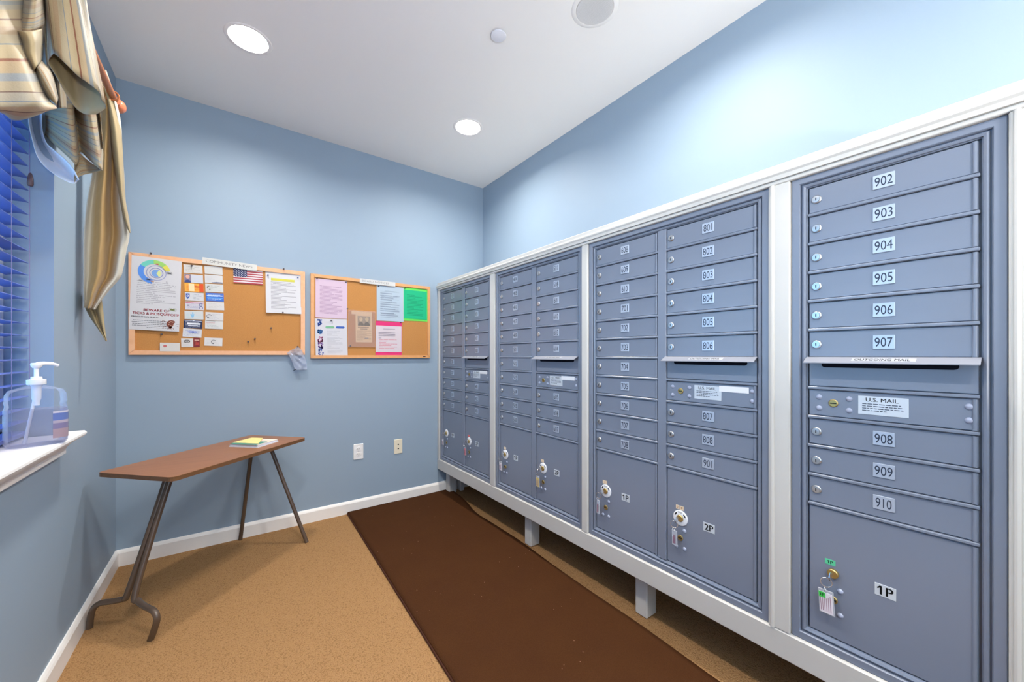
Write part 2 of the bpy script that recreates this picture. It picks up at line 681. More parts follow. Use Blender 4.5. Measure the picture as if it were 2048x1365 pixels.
def baseboard(name, x0, x1, y0, y1, side):
    b = MB()
    h, t = 0.091, 0.014
    prof = [(0, 0), (t, 0), (t, h - 0.018), (t - 0.004, h - 0.008), (t - 0.009, h), (0, h)]
    if side == 'y-':
        pts = [(x0, y0 - p, z) for p, z in prof]
        b.poly(pts, (x1 - x0, 0, 0))
    elif side == 'x+':
        pts = [(x0 + p, y0, z) for p, z in prof]
        b.poly(pts, (0, y1 - y0, 0))
    elif side == 'x-':
        pts = [(x0 - p, y0, z) for p, z in prof]
        b.poly(pts, (0, y1 - y0, 0))
    return struct(name, b, TRIM, label='white painted baseboard')


baseboard('baseboard_back', XL, XR, YB, YB, 'y-')
baseboard('baseboard_left', XL, XL, YF, YB, 'x+')
baseboard('baseboard_right', XR, XR, YF, YB, 'x-')

# window: frame, sash bars and panes
win = bpy.data.objects.new('window_1', None)
COL.objects.link(win)
win['kind'] = 'structure'
win['label'] = 'white framed window behind the blind'
gx = XL - 0.135
f = MB()
for y0, y1, z0, z1 in ((WY0, WY0 + .05, WZ0, WZ1), (WY1 - .05, WY1, WZ0, WZ1), (WY0, WY1, WZ0, WZ0 + .06), (WY0, WY1, WZ1 - .05, WZ1)):
    f.box(gx - 0.02, gx + 0.02, y0, y1, z0, z1, 0.003)
f.build('window_frame', TRIM, win)
mid = (WY0 + WY1) / 2
MB().box(gx - 0.018, gx + 0.018, mid - 0.03, mid + 0.03, WZ0 + .06, WZ1 - .05, 0.003).build('mullion', TRIM, win)
for y0, y1 in ((WY0 + .05, mid - .03), (mid + .03, WY1 - .05)):
    zm = (WZ0 + WZ1) / 2
    MB().box(gx - 0.014, gx + 0.014, y0, y1, zm - 0.02, zm + 0.02, 0.003).build('sash_rail', TRIM, win)
    for z0, z1 in ((WZ0 + .06, zm - .02), (zm + .02, WZ1 - .05)):
        MB().box(gx - 0.002, gx + 0.002, y0, y1, z0, z1).build('pane', GLASS, win)

# window stool with cove apron
sl = MB()
SZ = 0.892
prof = [(XL - 0.112, SZ), (-0.463, SZ), (-0.4565, SZ - 0.005), (-0.4555, SZ - 0.012), (-0.460, SZ - 0.020), (-0.468, SZ - 0.024), (XL - 0.112, SZ - 0.024)]
sl.poly([(x, WY0 + 0.002, z) for x, z in prof], (0, WY1 - WY0 - 0.004, 0))
prof2 = [(XL + 0.0005, SZ), (-0.463, SZ), (-0.4565, SZ - 0.005), (-0.4555, SZ - 0.012), (-0.460, SZ - 0.020), (-0.468, SZ - 0.024), (XL + 0.0005, SZ - 0.024)]
sl.poly([(x, WY1 - 0.002, z) for x, z in prof2], (0, 0.072, 0))
sl.poly([(x, WY0 - 0.07, z) for x, z in prof2], (0, 0.072, 0))
struct('trim_1', sl, TRIM, label='white window sill board')
ap = MB()
z0 = SZ - 0.024
prof = [(XL + .0005, z0), (XL + 0.042, z0), (XL + 0.037, z0 - 0.014), (XL + 0.026, z0 - 0.026), (XL + 0.022, z0 - 0.034), (XL + 0.022, z0 - 0.052), (XL + 0.0005, z0 - 0.058)]
ap.poly([(x, WY0 - 0.03, z) for x, z in prof], (0, WY1 - WY0 + 0.065, 0))
struct('trim_2', ap, TRIM, label='white moulding under the window sill')
# ---------------------------------------------------------------- downlights
def lensmat():
    k = N('lit_lens')
    k.b.inputs['Base Color'].default_value = (0.9, 0.9, 0.9, 1)
    k.b.inputs['Emission Color'].default_value = (*LAMP_COLOR, 1)
    k.b.inputs['Emission Strength'].default_value = LAMP_W / (PI * PI * 0.075 ** 2)
    k.n('ShaderNodeTexNoise')
    return k.m


LENS = lensmat()
DL_LABELS = ['lit round recessed downlight nearest the curtain, in the ceiling over the table',
             'lit round recessed downlight in the ceiling above the notice boards and mailbox corner',
             'lit round recessed downlight in the ceiling near the window, second from the back wall',
             'lit round recessed downlight in the ceiling near the mailboxes, second from the back wall',
             'lit round recessed downlight in the ceiling near the window, third from the back wall',
             'lit round recessed downlight in the ceiling near the mailboxes, third from the back wall']
ring_me = MB()
prof = [(0.080, 0.004), (0.083, -0.002), (0.094, -0.004), (0.099, -0.0015), (0.100, 0.0)]
n = 36
for r, h in prof:
    for q in range(n):
        ring_me.v.append((r * math.cos(2 * PI * q / n), r * math.sin(2 * PI * q / n), h))
for i in range(len(prof) - 1):
    for q in range(n):
        ring_me.f.append((i * n + q, i * n + (q + 1) % n, (i + 1) * n + (q + 1) % n, (i + 1) * n + q))
ring_me = ring_me.mesh('trim_ring', TRIM, True)
baf = MB()
for r, h in ((0.080, 0.002), (0.0785, 0.018), (0.0765, 0.0335)):
    for q in range(n):
        baf.v.append((r * math.cos(2 * PI * q / n), r * math.sin(2 * PI * q / n), h))
for i in range(2):
    for q in range(n):
        baf.f.append((i * n + q, i * n + (q + 1) % n, (i + 1) * n + (q + 1) % n, (i + 1) * n + q))
baf = baf.mesh('baffle', TRIM, True)
lens_me = MB().lathe([(0.0765, 0.034), (0.0765, 0.036)], n=36).mesh('lens', LENS)
for (x, y), lb in zip(DOWNLIGHTS, DL_LABELS):
    t = thing('downlight', lb, 'light', (x, y, ZC), group='ceiling downlights')
    put('trim_ring', ring_me, t)
    put('baffle', baf, t)
    put('lens', lens_me, t)

t = thing('fire_sprinkler', 'small round white sprinkler cover plate on the ceiling', 'sprinkler', (1.043, 1.535, ZC))
MB().lathe([(0.030, 0.0), (0.030, -0.006)], n=24).build('escutcheon', mat('grey_gap', (120, 122, 130), 0.6), t)
MB().lathe([(0.0, -0.0135), (0.026, -0.0125), (0.0365, -0.009), (0.037, -0.006), (0.0, -0.006)], n=28).build('cover_plate', mat('white_cap', (222, 224, 232), 0.4), t, smooth=True)
t = thing('ceiling_speaker', 'round flush white ceiling speaker with a grey grille', 'speaker', (1.312, 1.165, ZC))
MB().lathe([(0.081, -0.002), (0.084, -0.005), (0.098, -0.004), (0.104, 0.0)], n=40).build('speaker_rim', CEIL, t, smooth=True)
k = N('perforated_grille')
tc = k.n('ShaderNodeTexCoord')
vo = k.n('ShaderNodeTexVoronoi')
vo.inputs['Scale'].default_value = 330.0
vo.inputs['Randomness'].default_value = 0.0
k.l(tc.outputs['Object'], vo.inputs['Vector'])
k.l(k.mix(k.math('LESS_THAN', vo.outputs['Distance'], 0.3), lin((212, 212, 212)), lin((150, 150, 150))), k.b.inputs['Base Color'])
k.b.inputs['Roughness'].default_value = 0.6
MB().lathe([(0.0, -0.0062), (0.081, -0.0055), (0.081, -0.002)], n=40).build('grille', k.m, t, smooth=True)

# ---------------------------------------------------------------- mailbox surround
FX0 = 1.427
t = thing('mailbox_surround', 'white painted wooden surround on short posts framing all four mailbox units', 'frame', (FX0, 1.5, 0))
L0 = (-FX0, -1.5, 0)
Y_END = -0.03
MB().box(FX0, XR, Y_END, YB, 1.752, 1.802, 0.003).build('top_rail', FRAME_W, t, L0)
mo = MB()
mo.poly([(FX0, Y_END, 1.7515), (FX0 - 0.006, Y_END, 1.7515), (FX0 - 0.006, Y_END, 1.764), (FX0 - 0.010, Y_END, 1.770), (FX0 - 0.010, Y_END, 1.776), (FX0 - 0.004, Y_END, 1.781), (FX0, Y_END, 1.781)], (0, YB - Y_END, 0))
mo.build('top_moulding', FRAME_W, t, L0)
MB().box(FX0, FX0 + 0.03, Y_END, YB, 1.738, 1.7515, 0.002).build('inner_strip', FRAME_W, t, L0)
MB().box(FX0, FX0 + 0.045, Y_END, YB, 0.207, 0.296, 0.004).build('bottom_rail', FRAME_W, t, L0)
MB().box(FX0 + 0.045, XR - 0.02, Y_END, YB, 0.272, 0.292).build('base_panel', FRAME_W, t, L0)
for y0, y1 in ((Y_END, 0.0365), (0.459, 0.5205), (1.3155, 1.3565), (2.1515, 2.2085), (3.0035, YB)):
    MB().box(FX0, FX0 + 0.04, y0 + 0.0005, y1 - 0.0005, 0.2965, 1.7375, 0.003).build('post', FRAME_W, t, L0)
    if 0.4 < y0 < 0.5 or y0 < 0:
        MB().tube([(FX0 - 0.001, y1 - 0.013, 0.297), (FX0 - 0.001, y1 - 0.013, 1.737)], 0.006, 8).build('bead', FRAME_W, t, L0)
MB().box(FX0 + 0.03, XR, Y_END - 0.018, Y_END, 0.21, 1.80, 0.002).build('end_panel', FRAME_W, t, L0)
for yc, x0 in ((0.25, 1.497), (1.057, 1.497), (1.865, 1.485), (2.985, 1.497)):
    l = MB().box(x0, x0 + 0.075, yc - 0.032, yc + 0.032, 0.0, 0.207, 0.006)
    l.build('leg', FRAME_W, t, L0)
    if yc > 2.9:
        MB().box(x0 + 0.11, x0 + 0.15, yc - 0.028, yc + 0.028, 0.0, 0.272, 0.004).build('leg', FRAME_W, t, L0)

# ---------------------------------------------------------------- mailbox units
ROW = 0.0889
ZT = 1.706


def ring_mesh(hw, z0, z1):
    """mitred bezel with stepped profile, inset fraction / x"""
    prof = [(0.0, 0.004), (0.0, -0.010), (0.05, -0.012), (0.52, -0.012), (0.58, -0.009), (0.60, -0.001), (0.67, -0.001),
            (0.69, -0.006), (0.80, -0.0085), (0.93, -0.006), (0.94, 0.0), (1.0, 0.001), (1.0, 0.012)]
    b = MB()
    for fr_, x in prof:
        s_, tp, bt = 0.0385 * fr_, 0.034 * fr_, 0.041 * fr_
        b.v += [(x, -hw + s_, z0 + bt), (x, hw - s_, z0 + bt), (x, hw - s_, z1 - tp), (x, -hw + s_, z1 - tp)]
    for i in range(len(prof) - 1):
        for q in range(4):
            b.f.append((4 * i + q, 4 * i + (q + 1) % 4, 4 * i + 4 + (q + 1) % 4, 4 * i + 4 + q))
    return b


DW = 0.1675
door_me = MB()
door_me.box(0.0, 0.012, -DW, DW, -0.0385, 0.0385, 0.0015)
door_me = door_me.mesh('door', BOX)
hinge_me = MB().tube([(0.0005, 0, -0.038), (0.0005, 0, 0.038)], 0.005, 10).mesh('hinge_strip', BOX, True)
rail_me = MB().box(-0.0065, 0.012, -0.1695, 0.1695, -0.0045, 0.0045, 0.002).mesh('rail', BOX)
plate_me = MB().box(-0.003, 0.0, -0.0225, 0.0225, -0.0195, 0.0195, 0.0012).mesh('number_plate', PLATE)
lock_me = MB()
lock_me.lathe([(0.0125, 0.0), (0.0125, 0.003), (0.0105, 0.005), (0.0088, 0.005), (0.0088, 0.0075), (0.0, 0.0078)], axis='-x', n=20)
lock_me = lock_me.mesh('lock', NICKEL, True)
keyhole_me = MB().box(-0.0084, -0.0076, -0.0011, 0.0011, -0.0045, 0.0045).mesh('keyhole', DARK)
rivet_me = MB().lathe([(0.0078, 0.0), (0.0068, 0.0025), (0.004, 0.0042), (0.0, 0.0048)], axis='-x', n=14).mesh('rivet', RIVET, True)
cam_lock_me = MB().lathe([(0.0115, 0.0), (0.0115, 0.002), (0.0095, 0.0035), (0.0095, 0.0025), (0.0, 0.0025)], axis='-x', n=20).mesh('cam_lock', BRASS, True)
cam_slot_me = MB().box(-0.0034, -0.0026, -0.0075, 0.0075, -0.0014, 0.0014).mesh('cam_slot', DARK)
slot = MB()
sp_ = []
for a in range(0, 181, 30):
    sp_.append((0, -0.128 - 0.009 * math.sin(math.radians(a)), 0.009 * math.cos(math.radians(a))))
for a in range(0, 181, 30):
    sp_.append((0, 0.128 + 0.009 * math.sin(math.radians(a)), -0.009 * math.cos(math.radians(a))))
slot.poly(sp_, (-0.0012, 0, 0))
slot_me = slot.mesh('mail_slot', DARK)
hood_prof = [(0.0, 0.006), (-0.009, 0.006), (-0.040, -0.0105), (-0.040, -0.0130), (-0.009, 0.0025), (0.0, 0.0025)]
HOODM = mat('pale_metal_hood', (132, 135, 145), 0.35, spec=0.5)
hood_me = MB().poly([(x, -0.172, z) for x, z in hood_prof], (0, 0.344, 0)).mesh('mail_hood', HOODM)
label_us = MB().box(-0.0012, 0.0, -0.051, 0.051, -0.026, 0.026, 0.0005).mesh('postal_label', SILVER)
sticker_us = MB().box(-0.0012, 0.0, -0.050, 0.050, -0.0105, 0.0105).mesh('address_sticker', WHITE)
esc_me = MB().lathe([(0.0305, 0.0), (0.0305, 0.003), (0.028, 0.0045), (0.013, 0.0045)], axis='-x', n=28).mesh('lock_escutcheon', WHITE, True)
cyl_me = MB().lathe([(0.0135, 0.0), (0.0135, 0.008), (0.0115, 0.010), (0.0, 0.010)], axis='-x', n=20).mesh('parcel_lock', BRASS, True)
plabel_me = MB().box(-0.001, 0.0, -0.0215, 0.0215, -0.0165, 0.0165, 0.0004).mesh('parcel_label', SILVER)
mark_me = MB()
for sgn in (-1, 1):
    n_ = 8
    vs_, fs_ = [], []
    for q in range(n_ + 1):
        an = PI / 2 + sgn * math.radians(38 + 34 * q / n_)
        for r_ in (0.0205, 0.0255):
            vs_.append((-0.0049, r_ * math.cos(an), r_ * math.sin(an)))
    fs_ = [(2 * q, 2 * q + 1, 2 * q + 3, 2 * q + 2) for q in range(n_)]
    mark_me.add(vs_, fs_)
mark_me = mark_me.mesh('turn_marks', BLACK)


def tiny_lines(n, w, pitch, seed):
    r = random.Random(seed)
    b = MB()
    for i in range(n):
        y = w / 2
        while y > -w / 2 + 0.004:
            q = r.uniform(0.004, 0.012)
            if i == n - 1 and y < -w * 0.1:
                break
            b.box(-0.0002, 0, max(y - q, -w / 2), y, -i * pitch - 0.0011, -i * pitch + 0.0009)
            y -= q + 0.002
    return b.mesh('small_print', DIGIT)


small_me = tiny_lines(4, 0.084, 0.0062, 5)


def tenant_door(unit, yc, k, num, detail):
    zc = ZT - ROW * (k + 0.5)
    d = put('door', door_me, unit, (0, yc, zc))
    put('number_plate', plate_me, d, (0, -0.001, 0.003))
    put('numeral', text_mesh(num, DIGIT, height=0.0255, width=0.036 if '1' not in num[1:] else 0.032, axis='x'), d, (-0.0034, -0.001, 0.003))
    put('lock', lock_me, d, (0, 0.149, 0))
    if detail:
        put('keyhole', keyhole_me, d, (0, 0.149, 0))
    put('hinge_strip', hinge_me, d, (0, -0.1615, 0))


def column(unit, yc, rows, parcel, detail, sticker_col, has_mail):
    zp = ZT - 11 * ROW
    for k in range(1, 12):
        if has_mail and k == 6:
            continue
        put('rail', rail_me, unit, (0, yc, ZT - ROW * k))
    for k, num in enumerate(rows):
        if num:
            tenant_door(unit, yc, k, num, detail)
    if has_mail:
        z6 = ZT - 6 * ROW
        p = MB().box(0.0, 0.012, -DW, DW, -ROW + 0.006, -0.002, 0.0015).build('outgoing_mail_panel', BOX, unit, (0, yc, z6))
        p['label'] = 'outgoing mail panel with a slot under a sloping hood'
        put('mail_slot', slot_me, p, (-0.0002, 0, -0.0165))
        put('mail_hood', hood_me, p)
        th = math.radians(62.0)
        put('hood_label', MB().box(-0.0005, 0.0003, -0.066, 0.062, -0.0085, 0.0085).mesh('hood_label', mat('hood_label_grey', (168, 171, 178), 0.5)), p, (-0.0247, 0, -0.0019), (0, th, 0))
        put('lettering', text_mesh('OUTGOING MAIL', BLACK, height=0.0115, width=0.112, axis='x', bold=0.006), p, (-0.0255, 0, -0.0011), (0, th, 0))
        z7 = ZT - 7.5 * ROW
        p = put('postal_access_panel', door_me, unit, (0, yc, z7))
        p['label'] = 'riveted lock panel with a printed postal label'
        for y_, z_ in ((0.143, .017), (0.143, -.0165), (0.0725, .017), (0.0725, -.0165), (-0.1525, .019), (-0.1525, -.0145)):
            put('rivet', rivet_me, p, (0, y_, z_))
        put('cam_lock', cam_lock_me, p, (0, 0.1085, 0.001))
        put('cam_slot', cam_slot_me, p, (0, 0.1085, 0.001))
        put('postal_label', label_us, p, (0, 0.0015, 0.003))
        put('lettering', text_mesh('U.S. MAIL', BLACK, height=0.0105, width=0.066, axis='x', bold=0.004), p, (-0.0015, 0.003, 0.0195))
        put('small_print', small_me, p, (-0.0014, 0.0015, 0.0075))
        if sticker_col:
            put('address_sticker', sticker_us, p, (-0.0004, -0.092, 0.0255 - 0.004))
        put('hinge_strip', hinge_me, p, (0, -0.1615, 0))
    # parcel locker
    z0, z1 = 0.3395, zp - 0.0065
    d = MB().box(0.0, 0.012, -DW, DW, z0, z1, 0.0025).build('parcel_door', BOX, unit, (0, yc, 0))
    MB().tube([(0.0005, -0.1615, z0 + 0.001), (0.0005, -0.1615, z1 - 0.001)], 0.005, 10).build('hinge_strip', BOX, d, smooth=True)
    if parcel[1]:
        put('lock_escutcheon', esc_me, d, (0, 0.1085, 0.533))
        put('turn_marks', mark_me, d, (0, 0.1085, 0.533))
        if detail:
            put('lettering', text_mesh('OPEN', BLACK, height=0.0065, width=0.02, axis='x'), d, (-0.0049, 0.1085, 0.533 + 0.0225))
    put('parcel_lock', cyl_me, d, (0, 0.1085, 0.533))
    put('cam_lock', cam_lock_me, d, (0, 0.1095, 0.453))
    put('cam_slot', cam_slot_me, d, (0, 0.1095, 0.453))
    for y_, z_ in ((0.0925, .486), (0.0925, .415), (0.127, .415)):
        put('rivet', rivet_me, d, (0, y_, z_))
    put('parcel_label', plabel_me, d, (0, -0.004, 0.534))
    put('lettering', text_mesh(parcel[0], BLACK, height=0.0235, width=0.033, axis='x', bold=0.02), d, (-0.0014, -0.004, 0.534))
    if parcel[2]:
        for i, c in enumerate(parcel[2]):
            y_ = 0.112 + (0.009 - 0.018 * i if len(parcel[2]) > 1 else 0.004)
            w = 0.0075 if len(parcel[2]) > 1 else 0.0125
            zz = 0.573 if parcel[1] else 0.5625
            MB().box(-0.0008, 0, -w, w, -0.008, 0.008).build('colour_sticker', mat('sticker_%d_%d_%d' % c, c, 0.5), d, (0, y_, zz))
            if not parcel[1]:
                put('lettering', text_mesh('1P', BLACK, height=0.009, width=0.014, axis='x', bold=0.015), d, (-0.0011, y_, zz))
            elif detail:
                put('lettering', text_mesh('2P'[i] if len(parcel[2]) > 1 else '1', mat('orange_pen', (196, 120, 50), 0.6), height=0.009, axis='x', bold=0.01), d, (-0.0011, y_, zz))


def unit(label, yc, hw, cols, detail=True):
    u = thing('mailbox_unit', label, 'mailboxes', (XF, yc, 0.0), group='wall mailbox units')
    MB().box(0.012, 0.40, -hw + 0.003, hw - 0.003, 0.2975, 1.7365).build('housing', BOX, u)
    ring_mesh(hw, 0.2965, 1.7375).build('bezel', BOX, u)
    if len(cols) == 2:
        dv = MB().box(-0.0055, 0.012, -0.0195, 0.0195, 0.337, 1.7055, 0.002)
        dv.build('divider', BOX, u)
    for c in cols:
        column(u, *c[:3], detail, *c[3:])
    return u


OR = (228, 206, 176)
unit('single column mailbox unit at the right edge, numbered 902 to 910', 0.2475, 0.2105,
     [(0.0, ['902', '903', '904', '905', '906', '907', None, None, '908', '909', '910'], ('1P', False, [(92, 200, 150)]), False, True)])
unit('double column mailbox unit numbered 608 to 708 and 801 to 901', 0.918, 0.397,
     [(0.189, ['608', '609', '610', '701', '702', '703', '704', '705', '706', '707', '708'], ('1P', True, [OR]), False, False),
      (-0.189, ['801', '802', '803', '804', '805', '806', None, None, '807', '808', '901'], ('2P', True, [OR, OR]), True, True)])
unit('double column mailbox unit with 507 and 508 heading its right column', 1.754, 0.397,
     [(0.189, ['404', '405', '406', '407', '408', '501', '502', '503', '504', '505', '506'], ('1P', True, [OR]), False, False),
      (-0.189, ['507', '508', '601', '602', '603', '604', None, None, '605', '606', '607'], ('2P', True, [OR]), True, True)], False)
unit('double column mailbox unit in the corner, next to the back wall', 2.606, 0.397,
     [(0.189, ['108', '201', '202', '203', '204', '205', '206', '207', '208', '301', '302'], ('1P', True, []), False, False),
      (-0.189, ['303', '304', '305', '306', '307', '308', None, None, '401', '402', '403'], ('2P', True, [(220, 120, 120)]), True, True)], False)

# keys with tags, hanging from the parcel locks
TAG_W = clear('clear_tag_sleeve', (244, 246, 250), 0.35, 0.15)
key_blade = MB().box(-0.020, -0.010, -0.001, 0.001, -0.0035, 0.0035)
bow = [(-0.020, 0.0, -0.006), (-0.026, 0.0, -0.0115), (-0.036, 0.0, -0.0105), (-0.041, 0.0, 0.0), (-0.036, 0.0, 0.0105), (-0.026, 0.0, 0.0115), (-0.020, 0.0, 0.006)]
key_blade.poly([(x, -0.0011, z) for x, y, z in bow], (0, 0.0022, 0))
key_me = key_blade.mesh('key', STEEL)
ringk_me = MB().torus(0.0135, 0.0011, axis='x', n=22, m=6).mesh('key_ring', STEEL, True)
link_me = MB().torus(0.008, 0.0009, axis='y', n=16, m=6).mesh('link', STEEL, True)


def key_tag(yd, label, card, tint=None, w=0.036, h=0.068, tilt=-0.06, mark=None, dy=0.012):
    t = thing('tagged_key', label, 'key', (XF, yd, 0.533), group='keys left in the parcel lockers')
    put('key', key_me, t)
    put('key_ring', ringk_me, t, (-0.033, dy * 0.7, -0.020), (0.25, 0, 0.3))
    put('link', link_me, t, (-0.031, dy, -0.041))
    zt = -0.046
    o = MB()
    o.box(-0.0015, 0.0015, -w / 2, w / 2, -h, 0.0, 0.001)
    o = o.build('tag_sleeve', tint or TAG_W, t, (-0.026, dy, zt))
    o.rotation_euler = (tilt, 0, -0.12)
    if card:
        c = MB().box(-0.0012, -0.0004, -w / 2 + 0.003, w / 2 - 0.003, -h + 0.003, -0.008).build('tag_card', card, o, (-0.0011, 0, 0))
    ln = MB()
    for i in range(6):
        yy = -w / 2 + 0.008 + i * (w - 0.014) / 5
        ln.box(-0.0028, -0.0025, yy - 0.0007, yy + 0.0007, -h + 0.008, -0.016 - (i % 3) * 0.004)
    ln.build('tag_print', mat('tag_ink', (150, 110, 130), 0.6), o)
    if mark:
        MB().box(-0.0032, -0.0027, 0.0, w / 2 - 0.002, -0.024, -0.008, 0.0).build('tag_marking', mat('tag_mark_%d' % mark[0], mark, 0.5), o)
        put('lettering', text_mesh('1P' if mark[1] > 150 else '2P', BLACK, height=0.008, width=0.012, axis='x', bold=0.02), o, (-0.0034, w / 4 - 0.001, -0.016))


CARD = mat('pale_tag_card', (232, 226, 232), 0.5)
key_tag(0.2475 + 0.1085, 'key with a white card tag marked green, in the 1P lock under box 910', CARD, mark=(70, 200, 90), w=0.038, h=0.070)
key_tag(0.729 + 0.1085, 'key with a clear tag in the 2P lock under box 901', None, w=0.024, h=0.060, tilt=-0.04)
key_tag(1.107 + 0.1085, 'key with a narrow clear tag in the 1P lock under box 708', None, w=0.02, h=0.066, tilt=0.04, dy=0.026)
key_tag(1.565 + 0.1085, 'key with a yellowed tag in the 2P lock under box 607', mat('yellow_tag_card', (226, 206, 130), 0.5), w=0.034, h=0.062, dy=0.02)
key_tag(1.943 + 0.1085, 'key with a white tag in the 1P lock under box 506', CARD, w=0.036, h=0.058, dy=0.02)
key_tag(2.417 + 0.1085, 'key with a red and white tag in the 2P lock of the corner unit', mat('red_tag_card', (222, 120, 130), 0.5), w=0.032, h=0.060, dy=0.02)
key_tag(2.795 + 0.1085, 'key with a white tag in the 1P lock closest to the back wall', CARD, w=0.036, h=0.052, dy=0.02)

# ---------------------------------------------------------------- wall plates
def outlet(x, z, w, h, m, name, label, cat, phone):
    t = thing(name, label, cat, (x, YB, z))
    MB().box(-w / 2, w / 2, -0.0055, 0.0, -h / 2, h / 2, 0.0025).build('cover_plate', m, t)
    for s_ in (1, -1):
        if phone:
            MB().box(-0.0055, 0.0055, -0.0065, -0.005, s_ * 0.0165 - 0.0045, s_ * 0.0165 + 0.0045).build('jack', DARK, t)
        else:
            f_ = MB().lathe([(0.0165, 0.005), (0.0165, 0.0075), (0.0155, 0.0082), (0.0, 0.0082)], axis='-y', n=20).build('socket', m, t, (0, 0, s_ * 0.0195))
            h_ = MB()
            h_.box(-0.0075, -0.0055, -0.0087, -0.0081, -0.002, 0.006)
            h_.box(0.0055, 0.0075, -0.0087, -0.0081, -0.002, 0.005)
            h_.box(-0.0022, 0.0022, -0.0087, -0.0081, -0.0085, -0.0045)
            h_.build('socket_slots', DARK, f_)
    if not phone:
        MB().lathe([(0.003, 0.005), (0.0025, 0.0068), (0.0, 0.007)], axis='-y', n=10).build('screw', NICKEL, t)


outlet(0.7769, 0.452, 0.072, 0.1165, PLASTIC_W, 'power_outlet', 'white double power outlet low on the blue wall', 'outlet', False)
outlet(1.084, 0.448, 0.068, 0.1165, PLASTIC_I, 'phone_outlet', 'ivory two-hole jack plate low on the wall beside the mailboxes', 'outlet', True)

# ---------------------------------------------------------------- rug
rows = []
rr = random.Random(4)
R_Y = [YB - 0.018, 2.9, 2.7, 2.45, 2.2, 1.9, 1.6, 1.3, 1.0, 0.6, 0.2, -0.3]
for y in R_Y:
    xl = 0.696 - (3.02 - y) * 0.029
    xr = 1.533 - (3.02 - y) * 0.046 + (rr.uniform(-0.012, 0.012) if y < 2.95 else 0)
    xr = min(xr - (0.014 if y < 2.9 else 0), 1.462 if y < 2.5 else 1.535)
    rows.append([(xl + (xr - xl) * k / 6, y, 0.009 + rr.uniform(0, 0.0015)) for k in range(7)])
t = thing('runner_rug', 'long dark brown runner rug in front of the mailboxes', 'rug', (0, 0, 0))
me = sheet_mesh('rug_pile', rows, RUG, 4)
o = put('pile', me, t)
md = o.modifiers.new('thickness', 'SOLIDIFY')
md.thickness = 0.008
md.offset = -1


def spl(pts, sub=6):
    pts = [Vector(p) for p in pts]
    out = []
    for i in range(len(pts) - 1):
        p0, p1, p2, p3 = pts[max(i - 1, 0)], pts[i], pts[i + 1], pts[min(i + 2, len(pts) - 1)]
        for k in range(sub):
            u = k / sub
            out.append(0.5 * ((2 * p1) + (p2 - p0) * u + (2 * p0 - 5 * p1 + 4 * p2 - p3) * u * u + (3 * p1 - p0 - 3 * p2 + p3) * u ** 3))
    out.append(pts[-1])
    return out


for side in (0, -1):
    e = spl([r[side] for r in rows], 5)
    MB().tube([(p.x, p.y, 0.0062) for p in e], 0.006, 8).build('edge_binding', RUG_EDGE, t, smooth=True)
MB().tube([(rows[0][k][0], rows[0][k][1], 0.0062) for k in range(7)], 0.006, 8).build('edge_binding', RUG_EDGE, t, smooth=True)

# ---------------------------------------------------------------- table
TC = Vector((-0.0515, 2.5955, 0))
t = thing('folding_table', 'narrow brown wood-top table on bent metal tube legs across the corner', 'table', TC)
LA, PA = Vector((0.7223, 0.6916, 0)), Vector((-0.6916, 0.7223, 0))
TOPZ = 0.663


def rrect(hl, hw, r, z):
    out = []
    for sx, sy, a0 in ((1, 1, 0), (-1, 1, 90), (-1, -1, 180), (1, -1, 270)):
        for k in range(5):
            a = math.radians(a0 + k * 22.5)
            out.append(LA * (sx * (hl - r) + r * math.cos(a)) + PA * (sy * (hw - r) + r * math.sin(a)) + Vector((0, 0, z)))
    return out


top = MB()
top.poly(rrect(0.4045, 0.2035, 0.024, TOPZ - 0.0006), (0, 0, 0.0006))
o = top.build('tabletop', TABLE, t)
MB().poly(rrect(0.4055, 0.205, 0.025, TOPZ - 0.019), (0, 0, 0.0183)).build('edge_band', TABLE_EDGE, t)
zb = TOPZ - 0.019


def wpts(ps):
    return [Vector(p) - TC for p in ps]


for s_, tail_ in ((1, [(-0.352, 2.308, 0.165), (-0.375, 2.326, 0.132), (-0.420, 2.356, 0.120), (-0.458, 2.386, 0.112), (-0.484, 2.407, 0.085), (-0.494, 2.417, 0.04), (-0.497, 2.420, 0.001)]),
                  (-1, [(-0.341, 2.288, 0.165), (-0.322, 2.262, 0.134), (-0.292, 2.212, 0.124), (-0.262, 2.168, 0.118), (-0.250, 2.150, 0.092), (-0.259, 2.156, 0.045), (-0.272, 2.170, 0.001)])):
    off = PA * 0.0115 * s_
    path = [Vector((-0.230, 2.416, zb)) + off, Vector((-0.290, 2.357, 0.40)) + off] + [Vector(p) + (off if i == 0 else Vector()) for i, p in enumerate(tail_)]
    MB().tube(spl(wpts(path), 7), 0.0118, 12).build('leg', LEG, t, smooth=True)
MB().tube(wpts([(0.110, 2.955, zb), (0.045, 3.009, 0.001)]), 0.0112, 12).build('leg', LEG, t, smooth=True)
MB().tube(wpts([(0.185, 2.890, zb), (0.383, 2.717, 0.001)]), 0.0112, 12).build('leg', LEG, t, smooth=True)
for c, d in (((-0.230, 2.416), 0.05), ((0.148, 2.922), 0.07)):
    c3 = Vector((c[0], c[1], 0)) - TC
    b = MB()
    b.poly([c3 + LA * a_ + PA * b_ + Vector((0, 0, zb - 0.012)) for a_, b_ in ((-0.02, -d), (0.02, -d), (0.02, d), (-0.02, d))], (0, 0, 0.0118))
    b.build('leg_bracket', LEG, t)

